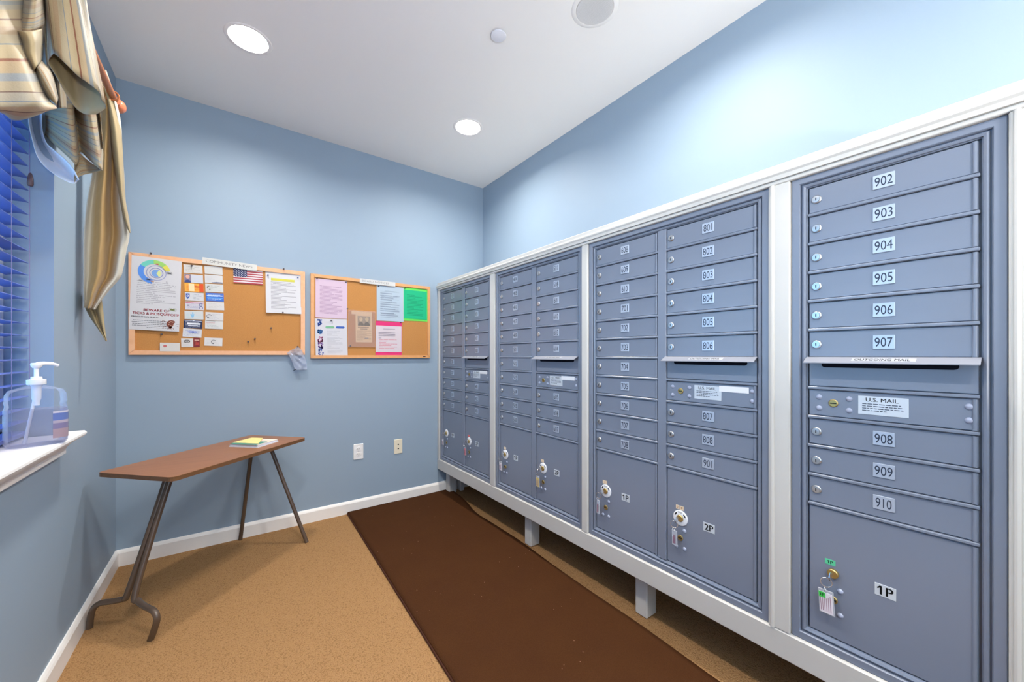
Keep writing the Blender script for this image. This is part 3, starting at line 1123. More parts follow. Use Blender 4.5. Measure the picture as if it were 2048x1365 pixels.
# booklets on the table
BK = [('white pamphlet at the bottom of the small stack on the table', (228, 232, 238), 0.182, 0.158, 0.0045, (0.107, 2.698), -43.5),
      ('pale blue pamphlet second from the bottom of the stack on the table', (168, 186, 220), 0.178, 0.155, 0.0045, (0.108, 2.702), -41.5),
      ('pink and white printed pamphlet just under the green one on the table', (240, 222, 206), 0.176, 0.153, 0.004, (0.107, 2.701), -42.5),
      ('thin green pamphlet directly beneath the yellow one on the table', (70, 140, 118), 0.168, 0.08, 0.003, (0.080, 2.672), -44)]
z = TOPZ
for lb, c, w, d, h, (x, y), rz in BK:
    tt = thing('pamphlet', lb, 'booklet', (x, y, z), math.radians(rz), 'pamphlets stacked on the table')
    MB().box(-w / 2, w / 2, -d / 2, d / 2, 0, h * 0.2).build('back_cover', mat('cover_%d_%d' % (c[0], c[2]), c, 0.4), tt)
    MB().box(-w / 2 + 0.001, w / 2 - 0.001, -d / 2 + 0.001, d / 2 - 0.001, h * 0.2, h * 0.8).build('pages', WHITE, tt)
    fc = mat('cover_top_%d_%d' % (c[0], c[2]), c, 0.4) if c[0] != 240 else printed('pink_printed_cover', c, (216, 150, 120), 12, 0.3, 0.95, 0.1, 0.9, 2.0, 0.35)
    me_ = sheet_mesh('front_cover', [[(-w / 2, d / 2, 0), (w / 2, d / 2, 0)], [(-w / 2, -d / 2, 0), (w / 2, -d / 2, 0)]], fc, 1, smooth=False)
    o = put('front_cover', me_, tt, (0, 0, h))
    md = o.modifiers.new('thickness', 'SOLIDIFY')
    md.thickness = h * 0.2
    md.offset = -1
    z += h + 0.0003
tt = thing('pamphlet', 'yellow pamphlet lying askew on top of the stack on the table', 'booklet', (0.06, 2.70, z), 0, 'pamphlets stacked on the table')
P4 = [(0.006 - .06, 2.722 - 2.70), (0.122 - .06, 2.602 - 2.70), (0.152 - .06, 2.760 - 2.70), (0.100 - .06, 2.815 - 2.70)]
YEL = mat('yellow_cover', (244, 222, 140), 0.45, var=0.04, vscale=9)
MB().poly([(x, y, 0) for x, y in P4], (0, 0, 0.0008)).build('back_cover', YEL, tt)
MB().poly([(x * .98, y * .98, 0.0008) for x, y in P4], (0, 0, 0.0014)).build('pages', WHITE, tt)
MB().poly([(x, y, 0.0022) for x, y in P4], (0, 0, 0.0008)).build('front_cover', YEL, tt)

# ---------------------------------------------------------------- drape control points (metres)
TAIL = [
  [(-0.477,2.370,2.400), (-0.476,2.390,2.412), (-0.467,2.369,2.403), (-0.457,2.346,2.393), (-0.456,2.363,2.404), (-0.460,2.408,2.430), (-0.451,2.387,2.421), (-0.442,2.364,2.411), (-0.441,2.389,2.426)],
  [(-0.461,2.379,2.283), (-0.458,2.399,2.295), (-0.448,2.379,2.288), (-0.437,2.357,2.280), (-0.434,2.374,2.291), (-0.436,2.420,2.314), (-0.426,2.400,2.308), (-0.415,2.377,2.300), (-0.413,2.403,2.314)],
  [(-0.465,2.377,2.173), (-0.460,2.398,2.185), (-0.448,2.380,2.180), (-0.435,2.358,2.174), (-0.429,2.376,2.185), (-0.429,2.423,2.208), (-0.416,2.404,2.203), (-0.403,2.383,2.197), (-0.398,2.409,2.212)],
  [(-0.471,2.373,2.062), (-0.466,2.396,2.073), (-0.452,2.377,2.070), (-0.438,2.356,2.065), (-0.431,2.375,2.075), (-0.429,2.423,2.096), (-0.416,2.404,2.093), (-0.402,2.383,2.088), (-0.395,2.410,2.102)],
  [(-0.479,2.369,1.951), (-0.472,2.392,1.962), (-0.457,2.375,1.960), (-0.441,2.355,1.956), (-0.433,2.375,1.966), (-0.429,2.423,1.986), (-0.414,2.405,1.983), (-0.398,2.385,1.980), (-0.389,2.413,1.993)],
  [(-0.491,2.362,1.840), (-0.482,2.387,1.850), (-0.465,2.370,1.849), (-0.447,2.351,1.847), (-0.437,2.373,1.856), (-0.431,2.422,1.874), (-0.414,2.405,1.873), (-0.395,2.386,1.871), (-0.385,2.415,1.882)],
  [(-0.497,2.358,1.753), (-0.487,2.384,1.762), (-0.468,2.369,1.762), (-0.449,2.350,1.761), (-0.437,2.373,1.770), (-0.429,2.423,1.786), (-0.410,2.407,1.785), (-0.390,2.389,1.784), (-0.377,2.418,1.795)],
  [(-0.500,2.356,1.693), (-0.489,2.383,1.701), (-0.469,2.368,1.700), (-0.449,2.350,1.698), (-0.436,2.373,1.705), (-0.428,2.423,1.718), (-0.407,2.408,1.717), (-0.386,2.390,1.715), (-0.373,2.419,1.724)],
  [(-0.501,2.356,1.626), (-0.491,2.381,1.632), (-0.472,2.366,1.631), (-0.453,2.348,1.629), (-0.442,2.370,1.634), (-0.435,2.420,1.645), (-0.415,2.405,1.644), (-0.396,2.386,1.642), (-0.383,2.415,1.649)],
  [(-0.501,2.356,1.563), (-0.492,2.381,1.568), (-0.474,2.365,1.566), (-0.456,2.347,1.564), (-0.445,2.368,1.569), (-0.439,2.418,1.578), (-0.421,2.402,1.576), (-0.402,2.383,1.574), (-0.391,2.412,1.580)],
  [(-0.501,2.356,1.517), (-0.493,2.380,1.521), (-0.476,2.364,1.519), (-0.459,2.345,1.517), (-0.450,2.366,1.520), (-0.445,2.415,1.528), (-0.428,2.399,1.526), (-0.411,2.379,1.524), (-0.401,2.408,1.529)],
  [(-0.501,2.356,1.469), (-0.496,2.378,1.471), (-0.483,2.360,1.469), (-0.469,2.339,1.466), (-0.463,2.358,1.469), (-0.463,2.407,1.474), (-0.449,2.388,1.472), (-0.435,2.367,1.470), (-0.430,2.395,1.473)],
  [(-0.500,2.356,1.416), (-0.498,2.377,1.418), (-0.488,2.357,1.415), (-0.477,2.334,1.413), (-0.475,2.352,1.414), (-0.478,2.398,1.418), (-0.468,2.378,1.415), (-0.458,2.355,1.412), (-0.457,2.381,1.414)],
  [(-0.500,2.356,1.383), (-0.500,2.376,1.384), (-0.492,2.355,1.381), (-0.483,2.331,1.378), (-0.482,2.347,1.379), (-0.487,2.393,1.382), (-0.479,2.372,1.380), (-0.470,2.348,1.377), (-0.471,2.373,1.378)],
]
TAILTIP = [
  [(-0.513,2.447,1.456), (-0.496,2.420,1.455), (-0.488,2.436,1.457), (-0.470,2.406,1.455), (-0.459,2.408,1.456)],
  [(-0.518,2.451,1.404), (-0.499,2.422,1.403), (-0.488,2.437,1.405), (-0.469,2.405,1.403), (-0.455,2.405,1.404)],
  [(-0.503,2.440,1.360), (-0.486,2.413,1.359), (-0.479,2.430,1.361), (-0.462,2.400,1.360), (-0.451,2.402,1.360)],
  [(-0.481,2.424,1.317), (-0.470,2.401,1.316), (-0.466,2.421,1.317), (-0.454,2.394,1.316), (-0.448,2.400,1.317)],
  [(-0.459,2.408,1.278), (-0.452,2.388,1.277), (-0.453,2.411,1.278), (-0.446,2.388,1.277), (-0.444,2.397,1.278)],
  [(-0.443,2.396,1.245), (-0.439,2.378,1.244), (-0.442,2.403,1.245), (-0.438,2.383,1.244), (-0.439,2.393,1.245)],
]
TAILFOLD = [
  [(-0.486,2.405,2.442), (-0.475,2.365,2.423), (-0.469,2.354,2.418), (-0.468,2.365,2.426), (-0.472,2.405,2.448)],
  [(-0.468,2.404,2.380), (-0.456,2.365,2.363), (-0.448,2.354,2.359), (-0.445,2.365,2.367), (-0.447,2.404,2.389)],
  [(-0.447,2.404,2.301), (-0.434,2.365,2.286), (-0.426,2.354,2.283), (-0.422,2.365,2.290), (-0.422,2.403,2.311)],
  [(-0.436,2.404,2.196), (-0.421,2.365,2.182), (-0.410,2.353,2.181), (-0.403,2.364,2.188), (-0.400,2.402,2.208)],
  [(-0.426,2.403,2.089), (-0.411,2.364,2.077), (-0.401,2.353,2.075), (-0.394,2.364,2.082), (-0.392,2.401,2.099)],
  [(-0.415,2.403,1.982), (-0.401,2.364,1.971), (-0.393,2.353,1.969), (-0.388,2.363,1.974), (-0.388,2.401,1.989)],
  [(-0.402,2.402,1.874), (-0.391,2.364,1.864), (-0.384,2.352,1.862), (-0.381,2.363,1.866), (-0.383,2.401,1.878)],
  [(-0.388,2.401,1.788), (-0.378,2.363,1.779), (-0.372,2.352,1.777), (-0.370,2.363,1.781), (-0.371,2.400,1.791)],
  [(-0.369,2.400,1.733), (-0.363,2.362,1.725), (-0.360,2.351,1.722), (-0.361,2.362,1.725), (-0.367,2.400,1.734)],
]
SWAG = [
  [(-0.524,1.561,2.140), (-0.478,1.562,2.168), (-0.466,1.636,2.235), (-0.464,1.729,2.312), (-0.466,1.801,2.369)],
  [(-0.471,1.404,1.977), (-0.445,1.456,2.030), (-0.445,1.562,2.109), (-0.450,1.648,2.171), (-0.456,1.746,2.242)],
  [(-0.450,1.342,1.889), (-0.431,1.410,1.946), (-0.430,1.457,1.979), (-0.438,1.569,2.053), (-0.439,1.699,2.143)],
  [(-0.445,1.326,1.838), (-0.427,1.395,1.892), (-0.414,1.421,1.915), (-0.426,1.524,1.977), (-0.434,1.672,2.069)],
  [(-0.440,1.311,1.778), (-0.417,1.365,1.821), (-0.387,1.378,1.842), (-0.400,1.470,1.892), (-0.418,1.601,1.963)],
  [(-0.440,1.311,1.726), (-0.413,1.350,1.759), (-0.368,1.352,1.778), (-0.374,1.416,1.810), (-0.390,1.522,1.862)],
  [(-0.445,1.326,1.707), (-0.413,1.350,1.731), (-0.371,1.355,1.750), (-0.359,1.393,1.774), (-0.354,1.448,1.805)],
  [(-0.458,1.363,1.716), (-0.420,1.373,1.730), (-0.404,1.392,1.728), (-0.375,1.396,1.750), (-0.361,1.454,1.804)],
  [(-0.485,1.446,1.752), (-0.442,1.445,1.763), (-0.425,1.463,1.760), (-0.394,1.465,1.781), (-0.369,1.484,1.819)],
]
SWAGFOLD = [
  [(-0.433,1.581,2.184), (-0.400,1.495,2.131), (-0.432,1.654,2.254)],
  [(-0.455,1.597,2.104), (-0.406,1.499,2.055), (-0.429,1.652,2.169)],
  [(-0.468,1.606,2.061), (-0.412,1.504,2.014), (-0.425,1.649,2.124)],
  [(-0.466,1.605,2.048), (-0.414,1.505,2.002), (-0.432,1.654,2.110)],
]
SWAGFOLD2 = [
  [(-0.443,1.520,2.004), (-0.404,1.461,1.980), (-0.412,1.578,2.062)],
  [(-0.428,1.509,1.976), (-0.395,1.454,1.958), (-0.412,1.578,2.035)],
  [(-0.422,1.505,1.941), (-0.393,1.453,1.924), (-0.413,1.578,2.005)],
  [(-0.404,1.491,1.900), (-0.386,1.447,1.894), (-0.414,1.579,1.973)],
]
SWAGFOLD3 = [
  [(-0.412,1.529,1.919), (-0.394,1.484,1.913), (-0.420,1.608,1.991)],
  [(-0.404,1.522,1.889), (-0.382,1.475,1.890), (-0.402,1.595,1.966)],
  [(-0.389,1.512,1.857), (-0.369,1.466,1.859), (-0.393,1.589,1.939)],
  [(-0.366,1.495,1.827), (-0.355,1.456,1.821), (-0.384,1.582,1.891)],
]
CASCADE = [
  [(-0.565,2.149,2.118), (-0.520,2.053,2.102), (-0.484,2.002,2.095), (-0.456,1.995,2.102), (-0.475,2.107,2.149), (-0.459,2.058,2.129), (-0.420,1.993,2.116), (-0.424,2.107,2.177), (-0.432,2.163,2.197), (-0.411,2.110,2.184)],
  [(-0.567,2.159,2.099), (-0.518,2.061,2.070), (-0.480,2.008,2.054), (-0.454,2.002,2.056), (-0.473,2.114,2.112), (-0.453,2.063,2.087), (-0.413,1.996,2.065), (-0.420,2.112,2.125), (-0.428,2.168,2.159), (-0.410,2.117,2.146)],
  [(-0.569,2.165,2.079), (-0.516,2.064,2.037), (-0.475,2.010,2.010), (-0.452,2.005,2.008), (-0.470,2.117,2.072), (-0.447,2.064,2.043), (-0.405,1.996,2.013), (-0.415,2.115,2.071), (-0.423,2.170,2.120), (-0.407,2.121,2.106)],
  [(-0.568,2.165,2.057), (-0.512,2.062,2.001), (-0.469,2.006,1.964), (-0.448,2.003,1.958), (-0.466,2.115,2.030), (-0.440,2.059,1.996), (-0.396,1.990,1.958), (-0.409,2.111,2.014), (-0.418,2.166,2.078), (-0.404,2.120,2.063)],
  [(-0.566,2.159,2.032), (-0.507,2.054,1.963), (-0.462,1.996,1.916), (-0.442,1.994,1.905), (-0.461,2.107,1.985), (-0.431,2.048,1.948), (-0.386,1.978,1.901), (-0.403,2.102,1.955), (-0.411,2.157,2.034), (-0.400,2.112,2.018)],
  [(-0.563,2.149,2.005), (-0.500,2.041,1.923), (-0.454,1.982,1.867), (-0.436,1.982,1.851), (-0.454,2.094,1.939), (-0.421,2.033,1.898), (-0.375,1.962,1.843), (-0.395,2.088,1.894), (-0.403,2.143,1.988), (-0.395,2.100,1.972)],
]
CASCADEUNDER = [
  [(-0.449,2.014,1.881), (-0.444,2.035,1.913), (-0.430,2.049,1.902), (-0.403,2.030,1.876)],
  [(-0.453,2.029,1.858), (-0.446,2.049,1.891), (-0.427,2.060,1.890), (-0.399,2.039,1.876)],
  [(-0.454,2.031,1.830), (-0.445,2.050,1.863), (-0.421,2.057,1.873), (-0.392,2.036,1.871)],
  [(-0.452,2.018,1.797), (-0.441,2.035,1.831), (-0.412,2.039,1.852), (-0.383,2.017,1.861)],
]
LINING_G = [
  [(-0.571,2.066,2.026), (-0.580,2.159,2.070), (-0.543,2.083,2.045)],
  [(-0.568,2.064,1.984), (-0.579,2.158,2.021), (-0.543,2.083,1.991)],
  [(-0.559,2.058,1.932), (-0.568,2.151,1.968), (-0.532,2.075,1.942)],
  [(-0.545,2.047,1.876), (-0.549,2.137,1.924), (-0.509,2.058,1.913)],
  [(-0.520,2.029,1.835), (-0.520,2.115,1.885), (-0.478,2.035,1.881)],
  [(-0.484,2.002,1.803), (-0.489,2.092,1.853), (-0.455,2.018,1.849)],
  [(-0.453,1.980,1.783), (-0.467,2.076,1.827), (-0.443,2.010,1.821)],
  [(-0.439,1.969,1.781), (-0.456,2.069,1.819), (-0.437,2.005,1.807)],
]
JC0, JC1 = (-0.424, 1.736), (-0.372, 1.698)
JC0, JC1 = JC0 + (0,), JC1 + (0,)
JZ, JA, JB, JD = 1.9900, -0.0420, 0.0243, 0.0178
BACKFOLD = [
  [(-0.527,1.947,2.419), (-0.487,1.844,2.360), (-0.502,1.941,2.429), (-0.467,1.854,2.380), (-0.473,1.957,2.458)],
  [(-0.516,1.939,2.304), (-0.478,1.837,2.250), (-0.493,1.935,2.313), (-0.460,1.848,2.268), (-0.467,1.953,2.339)],
  [(-0.507,1.933,2.205), (-0.470,1.831,2.156), (-0.486,1.929,2.213), (-0.453,1.844,2.173), (-0.462,1.949,2.237)],
  [(-0.498,1.926,2.106), (-0.462,1.825,2.062), (-0.478,1.924,2.114), (-0.447,1.839,2.077), (-0.458,1.946,2.136)],
  [(-0.492,1.921,2.041), (-0.456,1.821,2.000), (-0.473,1.920,2.047), (-0.443,1.836,2.013), (-0.454,1.944,2.068)],
  [(-0.488,1.918,1.998), (-0.453,1.819,1.959), (-0.470,1.918,2.004), (-0.440,1.834,1.972), (-0.452,1.942,2.024)],
]
# ---------------------------------------------------------------- notice boards
def notice_board(label, xc, zc, w, h, fw, fm):
    t = thing('bulletin_board', label, 'notice board', (xc, YB, zc), group='cork bulletin boards on the back wall')
    d = 0.020
    hw, hh = w / 2, h / 2
    for pts in ([(-hw, -hh), (hw, -hh), (hw - fw, -hh + fw), (-hw + fw, -hh + fw)], [(hw, -hh), (hw, hh), (hw - fw, hh - fw), (hw - fw, -hh + fw)],
                [(hw, hh), (-hw, hh), (-hw + fw, hh - fw), (hw - fw, hh - fw)], [(-hw, hh), (-hw, -hh), (-hw + fw, -hh + fw), (-hw + fw, hh - fw)]):
        b = MB()
        cx, cz = sum(p[0] for p in pts) / 4, sum(p[1] for p in pts) / 4
        b.poly([(x, 0.0, z) for x, z in pts], (0, -d + 0.003, 0))
        b.poly([(x + (cx - x) * 0.02, -d + 0.003, z + (cz - z) * 0.02) for x, z in pts], (0, -0.003, 0))
        b.build('frame_side', fm, t)
    MB().box(-hw + fw * .7, hw - fw * .7, -0.011, -0.002, -hh + fw * .7, hh - fw * .7).build('cork_panel', CORK, t)
    return t


notice_board('larger left cork board with the tick poster and rows of business cards', -0.0276, 1.4769, 0.884, 0.582, 0.026, OAK)
b2 = notice_board('cork board on the right with pink, blue and green sheets', 0.9016, 1.4616, 0.903, 0.601, 0.023, OAK2)
MB().box(-0.012, 0.012, -0.0206, -0.0198, -0.003, 0.003).build('maker_badge', DARK, b2, (0.398, 0, -0.2885))

YP = YB - 0.0118        # face of the cork
YQ = YB - 0.0206        # face of the board frames


def paper(name, label, cat, x, z, w, h, rot, y, m, group=None, curl=(0, 0, 0, 0), thick=0.0005):
    """sheet pinned to the board; curl lifts the four corners (tl, tr, bl, br) off the surface"""
    t = thing(name, label, cat, (x, y - thick, z), group=group)
    t.rotation_euler = (0, -math.radians(rot), 0)
    n = 6 if any(curl) else 1
    rows = []
    for i in range(n + 1):
        v = i / n
        r = []
        for j in range(n + 1):
            u = j / n
            lift = (curl[0] * (1 - u) ** 2 * (1 - v) ** 2 + curl[1] * u ** 2 * (1 - v) ** 2 + curl[2] * (1 - u) ** 2 * v ** 2 + curl[3] * u ** 2 * v ** 2)
            r.append(((u - .5) * w, -lift, (.5 - v) * h))
        rows.append(r)
    o = put('paper_sheet', sheet_mesh('paper_sheet', rows, m, 1, smooth=False), t)
    md = o.modifiers.new('thickness', 'SOLIDIFY')
    md.thickness = thick
    md.offset = 1
    return t


def ink(name, rgb):
    return mat(name, rgb, 0.55, spec=0.2)


def patch(t, name, x, z, w, h, m, y=-0.0008):
    return MB().box(x - w / 2, x + w / 2, y, y + 0.0003, z - h / 2, z + h / 2).build(name, m, t)


def disc(mb, x, z, r0, r1, a0, a1, y=-0.001, n=24, sz=1.0):
    vs, fs = [], []
    for i in range(n + 1):
        a = math.radians(a0 + (a1 - a0) * i / n)
        vs += [(x + r0 * math.cos(a), y, z + r0 * sz * math.sin(a)), (x + r1 * math.cos(a), y, z + r1 * sz * math.sin(a))]
    for i in range(n):
        fs.append((2 * i, 2 * i + 1, 2 * i + 3, 2 * i + 2))
    mb.add(vs, fs)
    return mb


# poster
RED, INK, GREY = ink('red_ink', (196, 60, 76)), ink('black_ink', (60, 60, 66)), ink('grey_ink', (150, 150, 156))
PM = printed('poster_paper', (202, 202, 206), (150, 150, 158), 40, 0.12, 0.9, 0.36, 0.68, 3.0, 0.4, 0.7)
p = paper('poster', 'white tick and mosquito warning poster pinned at the left of the left board', 'poster', -0.3544, 1.5375, 0.215, 0.421, -1.6, YQ, PM, curl=(0, 0, 0, 0.002))
put('lettering', text_mesh('BEWARE OF', RED, height=0.0135, width=0.112, bold=0.02), p, (0.006, -0.0012, -0.093))
put('lettering', text_mesh('TICKS & MOSQUITOES!', RED, height=0.0165, width=0.200, bold=0.02), p, (0.004, -0.0012, -0.1155))
put('lettering', text_mesh('PREVENTION IS KEY!', INK, height=0.007, width=0.112, bold=0.015), p, (-0.043, -0.0012, -0.1345))
sm = tiny_lines(5, 0.17, 0.010, 9)
o = put('small_print', sm, p, (-0.012, -0.0012, -0.155), (0, 0, -PI / 2))
ARC = [((88, 140, 220), 150, 262), ((110, 196, 180), 95, 150), ((150, 200, 110), 45, 95), ((214, 206, 90), 15, 45)]
for c, a0, a1 in ARC:
    disc(MB(), -0.010, 0.128, 0.046, 0.070, a0, a1).build('diagram_arc', ink('arc_%d' % c[0], c), p)
disc(MB(), -0.002, 0.124, 0.040, 0.044, 0, 360).build('diagram_ring', ink('ring_ink', (150, 156, 190)), p)
disc(MB(), -0.002, 0.124, 0.027, 0.030, 0, 360).build('diagram_ring', ink('ring_ink2', (120, 130, 180)), p)
disc(MB(), -0.002, 0.122, 0.0, 0.021, 60, 300).build('diagram_core', ink('core_blue', (120, 160, 216)), p)
disc(MB(), -0.002, 0.122, 0.0, 0.021, -60, 60).build('diagram_core', ink('core_green', (204, 214, 150)), p)
bugs = ((0.055, 0.132, 0.014, INK), (-0.035, 0.082, 0.012, INK), (-0.066, 0.072, 0.010, GREY), (-0.018, 0.074, 0.009, ink('orange_bug', (206, 140, 80))), (0.0, 0.176, 0.008, RED), (0.044, 0.078, 0.004, GREY), (0.074, -0.083, 0.02, ink('green_bug', (120, 128, 80))))
for x, z, r, m in bugs:
    b = MB()
    disc(b, x, z, 0.0, r * 0.55, 0, 360, -0.0013, 10, 0.5)
    for a in (20, 50, 130, 160, 200, 230, 310, 340):
        c, s_ = math.cos(math.radians(a)), math.sin(math.radians(a))
        b.box(x + c * r * .7 - r * .3, x + c * r * .7 + r * .3, -0.0013, -0.001, z + s_ * r * .5 - 0.0006, z + s_ * r * .5 + 0.0006)
    b.build('insect_print', m, p)
tk = MB()
disc(tk, 0.072, -0.168, 0.0, 0.022, 0, 360, -0.0013, 20, 1.05)
disc(tk, 0.068, -0.190, 0.0, 0.008, 0, 360, -0.0013, 10, 1.0)
tk.build('tick_print', ink('tick_brown', (120, 66, 56)), p)
tl = MB()
for x0, z0_, x1, z1_ in ((.056, -.160, .034, -.150), (.034, -.150, .028, -.158), (.054, -.170, .030, -.168), (.030, -.168, .026, -.178), (.056, -.180, .036, -.186), (.036, -.186, .034, -.196),
                         (.064, -.192, .054, -.204), (.078, -.190, .086, -.204), (.090, -.176, .104, -.182), (.094, -.168, .106, -.166), (.074, -.195, .076, -.207)):
    tl.tube([(x0, -0.0014, z0_), (x1, -0.0014, z1_)], 0.0009, 4)
tl.build('tick_legs', ink('tick_brown', (120, 66, 56)), p)
dc = MB()
for a in (60, 100, 140, 200, 260, 320):
    disc(dc, 0.072 + 0.012 * math.cos(math.radians(a)), -0.166 + 0.012 * math.sin(math.radians(a)), 0, 0.003, 0, 360, -0.0016, 8)
dc.build('tick_spots', ink('tick_light', (196, 160, 140)), p)

# business cards
PB = {}


def cardpaper(base, inkc=(150, 154, 168), seed=0.0, rows=7, **kw):
    return printed('card_%d' % (int(seed * 10)), base, inkc, rows, seed=seed, **kw)


CW, CH = 0.0885, 0.0505
cards = [
    ('white business card, topmost of the left card column under a dark pin', -0.1889, 1.7076, 2.4, (205, 203, 201), (170, 168, 160)),
    ('business card with a small portrait photo on its left half', -0.1861, 1.6500, 1.2, (198, 201, 209), (190, 200, 222)),
    ('orange and yellow business card in the left card column', -0.1844, 1.5957, 1.8, (240, 170, 70), (206, 90, 40)),
    ('white business card with a blue shield emblem', -0.1829, 1.5404, 1.2, (201, 203, 207), (150, 156, 170)),
    ('pinkish business card with a red line along its top', -0.1819, 1.4853, 1.2, (199, 197, 205), (160, 160, 190)),
    ('pale business card with a small light blue figure in its middle', -0.1847, 1.4276, 1.3, (199, 203, 203), (176, 206, 214)),
    ('dark navy business card with white lettering', -0.1891, 1.3723, -1.4, (34, 44, 78), (186, 191, 204)),
    ('tilted white business card with a blue emblem below the navy card', -0.1925, 1.3192, -3.5, (203, 205, 209), (140, 150, 186)),
    ('blank looking business card, topmost of the right card column', -0.0905, 1.7133, 2.6, (201, 201, 199), (196, 196, 192)),
    ('white business card with a dark grey swoosh along its bottom edge', -0.0895, 1.6581, 1.6, (201, 201, 201), (190, 190, 194)),
    ('white business card with a small grey emblem at its left, above the blue card', -0.0868, 1.6027, 2.2, (201, 203, 201), (170, 174, 170)),
    ('bright blue business card with white lines in the right card column', -0.0845, 1.5466, 1.8, (62, 110, 196), (190, 214, 240)),
    ('plain white business card just below the bright blue card', -0.0826, 1.4915, 1.6, (207, 205, 203), (193, 191, 189)),
    ('white business card with a round grey emblem, second from the bottom pair', -0.0865, 1.4257, -0.8, (203, 203, 203), (176, 172, 178)),
    ('white business card with a faint red line, tucked below the round emblem card', -0.0882, 1.3733, -0.3, (205, 205, 203), (170, 176, 176)),
    ('white business card with a curved grey mark, alone at the right column bottom', -0.0911, 1.2677, -1.8, (207, 207, 207), (195, 193, 191)),
    ('white card with a tiny red crest tucked into the bottom frame of the board', -0.2937, 1.2320, -0.1, (205, 203, 199), (210, 206, 200)),
]
BLUE = ink('card_blue', (70, 96, 168))
for i, (lb, x, z, rot, base, ik) in enumerate(cards):
    y = YP - 0.0006 - 0.0004 * (i % 3) if i != 16 else YQ
    m = cardpaper(base, ik, 11.3 + i * 1.7, 6, l=0.1 if i not in (1, 3) else 0.42, dens=0.42, strength=0.8)
    t = paper('business_card', lb, 'business card', x, z, CW, CH, rot, y, m, 'business cards on the left board')
    if i == 1:
        patch(t, 'portrait_ground', -0.028, 0.0, 0.030, 0.0485, ink('photo_ground', (130, 120, 140)))
        b = MB()
        disc(b, -0.028, 0.009, 0, 0.0095, 0, 360, -0.0013, 14, 1.2)
        b.build('portrait_face', ink('photo_face', (216, 166, 150)), t)
        b = MB()
        disc(b, -0.028, -0.0245, 0, 0.0145, 0, 180, -0.0012, 14, 1.1)
        b.build('portrait_jacket', ink('photo_jacket', (60, 74, 128)), t)
    elif i == 2:
        patch(t, 'print_block', -0.012, 0.0, 0.026, 0.046, ink('card_cream', (244, 214, 170)))
        patch(t, 'print_block', 0.034, 0.0, 0.020, 0.049, ink('card_redorange', (214, 84, 46)))
        patch(t, 'print_block', 0.014, 0.006, 0.024, 0.008, ink('card_red', (186, 70, 40)), -0.001)
    elif i == 3:
        b = MB()
        b.poly([(-0.040, -0.0009, 0.018), (-0.022, -0.0009, 0.018), (-0.022, -0.0009, 0.0), (-0.031, -0.0009, -0.016), (-0.040, -0.0009, 0.0)], (0, 0.0003, 0))
        b.build('shield_print', BLUE, t)
        disc(MB(), -0.031, 0.004, 0.003, 0.0055, 0, 360, -0.0012, 12).build('shield_mark', WHITE, t)
    elif i == 4:
        patch(t, 'red_line', 0, 0.017, 0.084, 0.004, ink('card_rose', (206, 100, 120)))
        patch(t, 'dark_mark', -0.030, 0.002, 0.008, 0.005, ink('card_navy', (60, 66, 96)))
        b = MB()
        disc(b, 0.030, 0.006, 0.004, 0.009, 20, 330, -0.001, 14, 1.4)
        b.box(0.022, 0.026, -0.001, -0.0007, -0.019, -0.006)
        b.box(0.035, 0.039, -0.001, -0.0007, -0.019, -0.006)
        b.build('figure_print', ink('card_greyblue', (120, 126, 160)), t)
    elif i == 5:
        b = MB()
        disc(b, -0.006, 0.013, 0, 0.004, 0, 360, -0.001, 10, 1.3)
        b.poly([(-0.018, -0.001, 0.006), (0.002, -0.001, 0.007), (-0.002, -0.001, -0.012), (-0.010, -0.001, -0.016)], (0, .0003, 0))
        b.build('figure_print', ink('card_skyblue', (140, 190, 222)), t)
    elif i == 6:
        patch(t, 'white_band', 0, 0.020, 0.080, 0.003, ink('card_pale', (196, 200, 214)))
        patch(t, 'white_band', 0.004, 0.004, 0.062, 0.009, ink('card_pale', (226, 230, 238)))
        patch(t, 'white_band', 0.0, -0.009, 0.046, 0.006, ink('card_pale', (206, 210, 222)))
        disc(MB(), 0.002, 0.022, 0, 0.0045, 0, 360, -0.0012, 10, .7).build('crest_print', WHITE, t)
    elif i == 7:
        b = MB()
        disc(b, 0, 0.006, 0, 0.024, 0, 360, -0.001, 18, .28)
        b.build('emblem_print', ink('card_periwinkle', (150, 160, 206)), t)
        patch(t, 'dark_mark', 0.002, 0.006, 0.010, 0.006, BLUE, -0.0012)
    elif i == 9:
        b = MB()
        b.poly([(-0.012, -0.001, -0.021), (0.012, -0.001, -0.0165), (0.043, -0.001, -0.018), (0.043, -0.001, -0.0235), (-0.012, -0.001, -0.0235)], (0, .0003, 0))
        b.build('swoosh_print', ink('card_slate', (96, 102, 128)), t)
    elif i == 10:
        b = MB()
        disc(b, -0.028, 0.003, 0.005, 0.009, 60, 250, -0.001, 12)
        b.box(-0.026, -0.020, -0.001, -0.0007, -0.012, -0.007)
        b.build('emblem_print', ink('card_olive', (110, 116, 104)), t)
    elif i == 11:
        for z_, h_, c in ((0.018, .004, (90, 120, 190)), (0.008, .006, (196, 214, 244)), (-0.006, .007, (90, 160, 226))):
            patch(t, 'white_band', 0, z_, 0.078, h_, ink('card_b%d' % c[0], c))
    elif i in (13, 15):
        b = MB()
        cx_ = -0.026 if i == 13 else 0.0
        disc(b, cx_, 0.0, 0.0105, 0.0125, 20, 200, -0.001, 16, .9)
        b.poly([(cx_ - 0.010, -0.001, -0.004), (cx_ + 0.001, -0.001, -0.010), (cx_ + 0.001, -0.001, -0.014), (cx_ - 0.010, -0.001, -0.009)], (0, .0003, 0))
        b.build('emblem_print', ink('card_charcoal', (70, 70, 84)), t)
    elif i == 14:
        patch(t, 'red_line', -0.018, 0.012, 0.044, 0.0025, ink('card_pinkline', (206, 150, 156)))
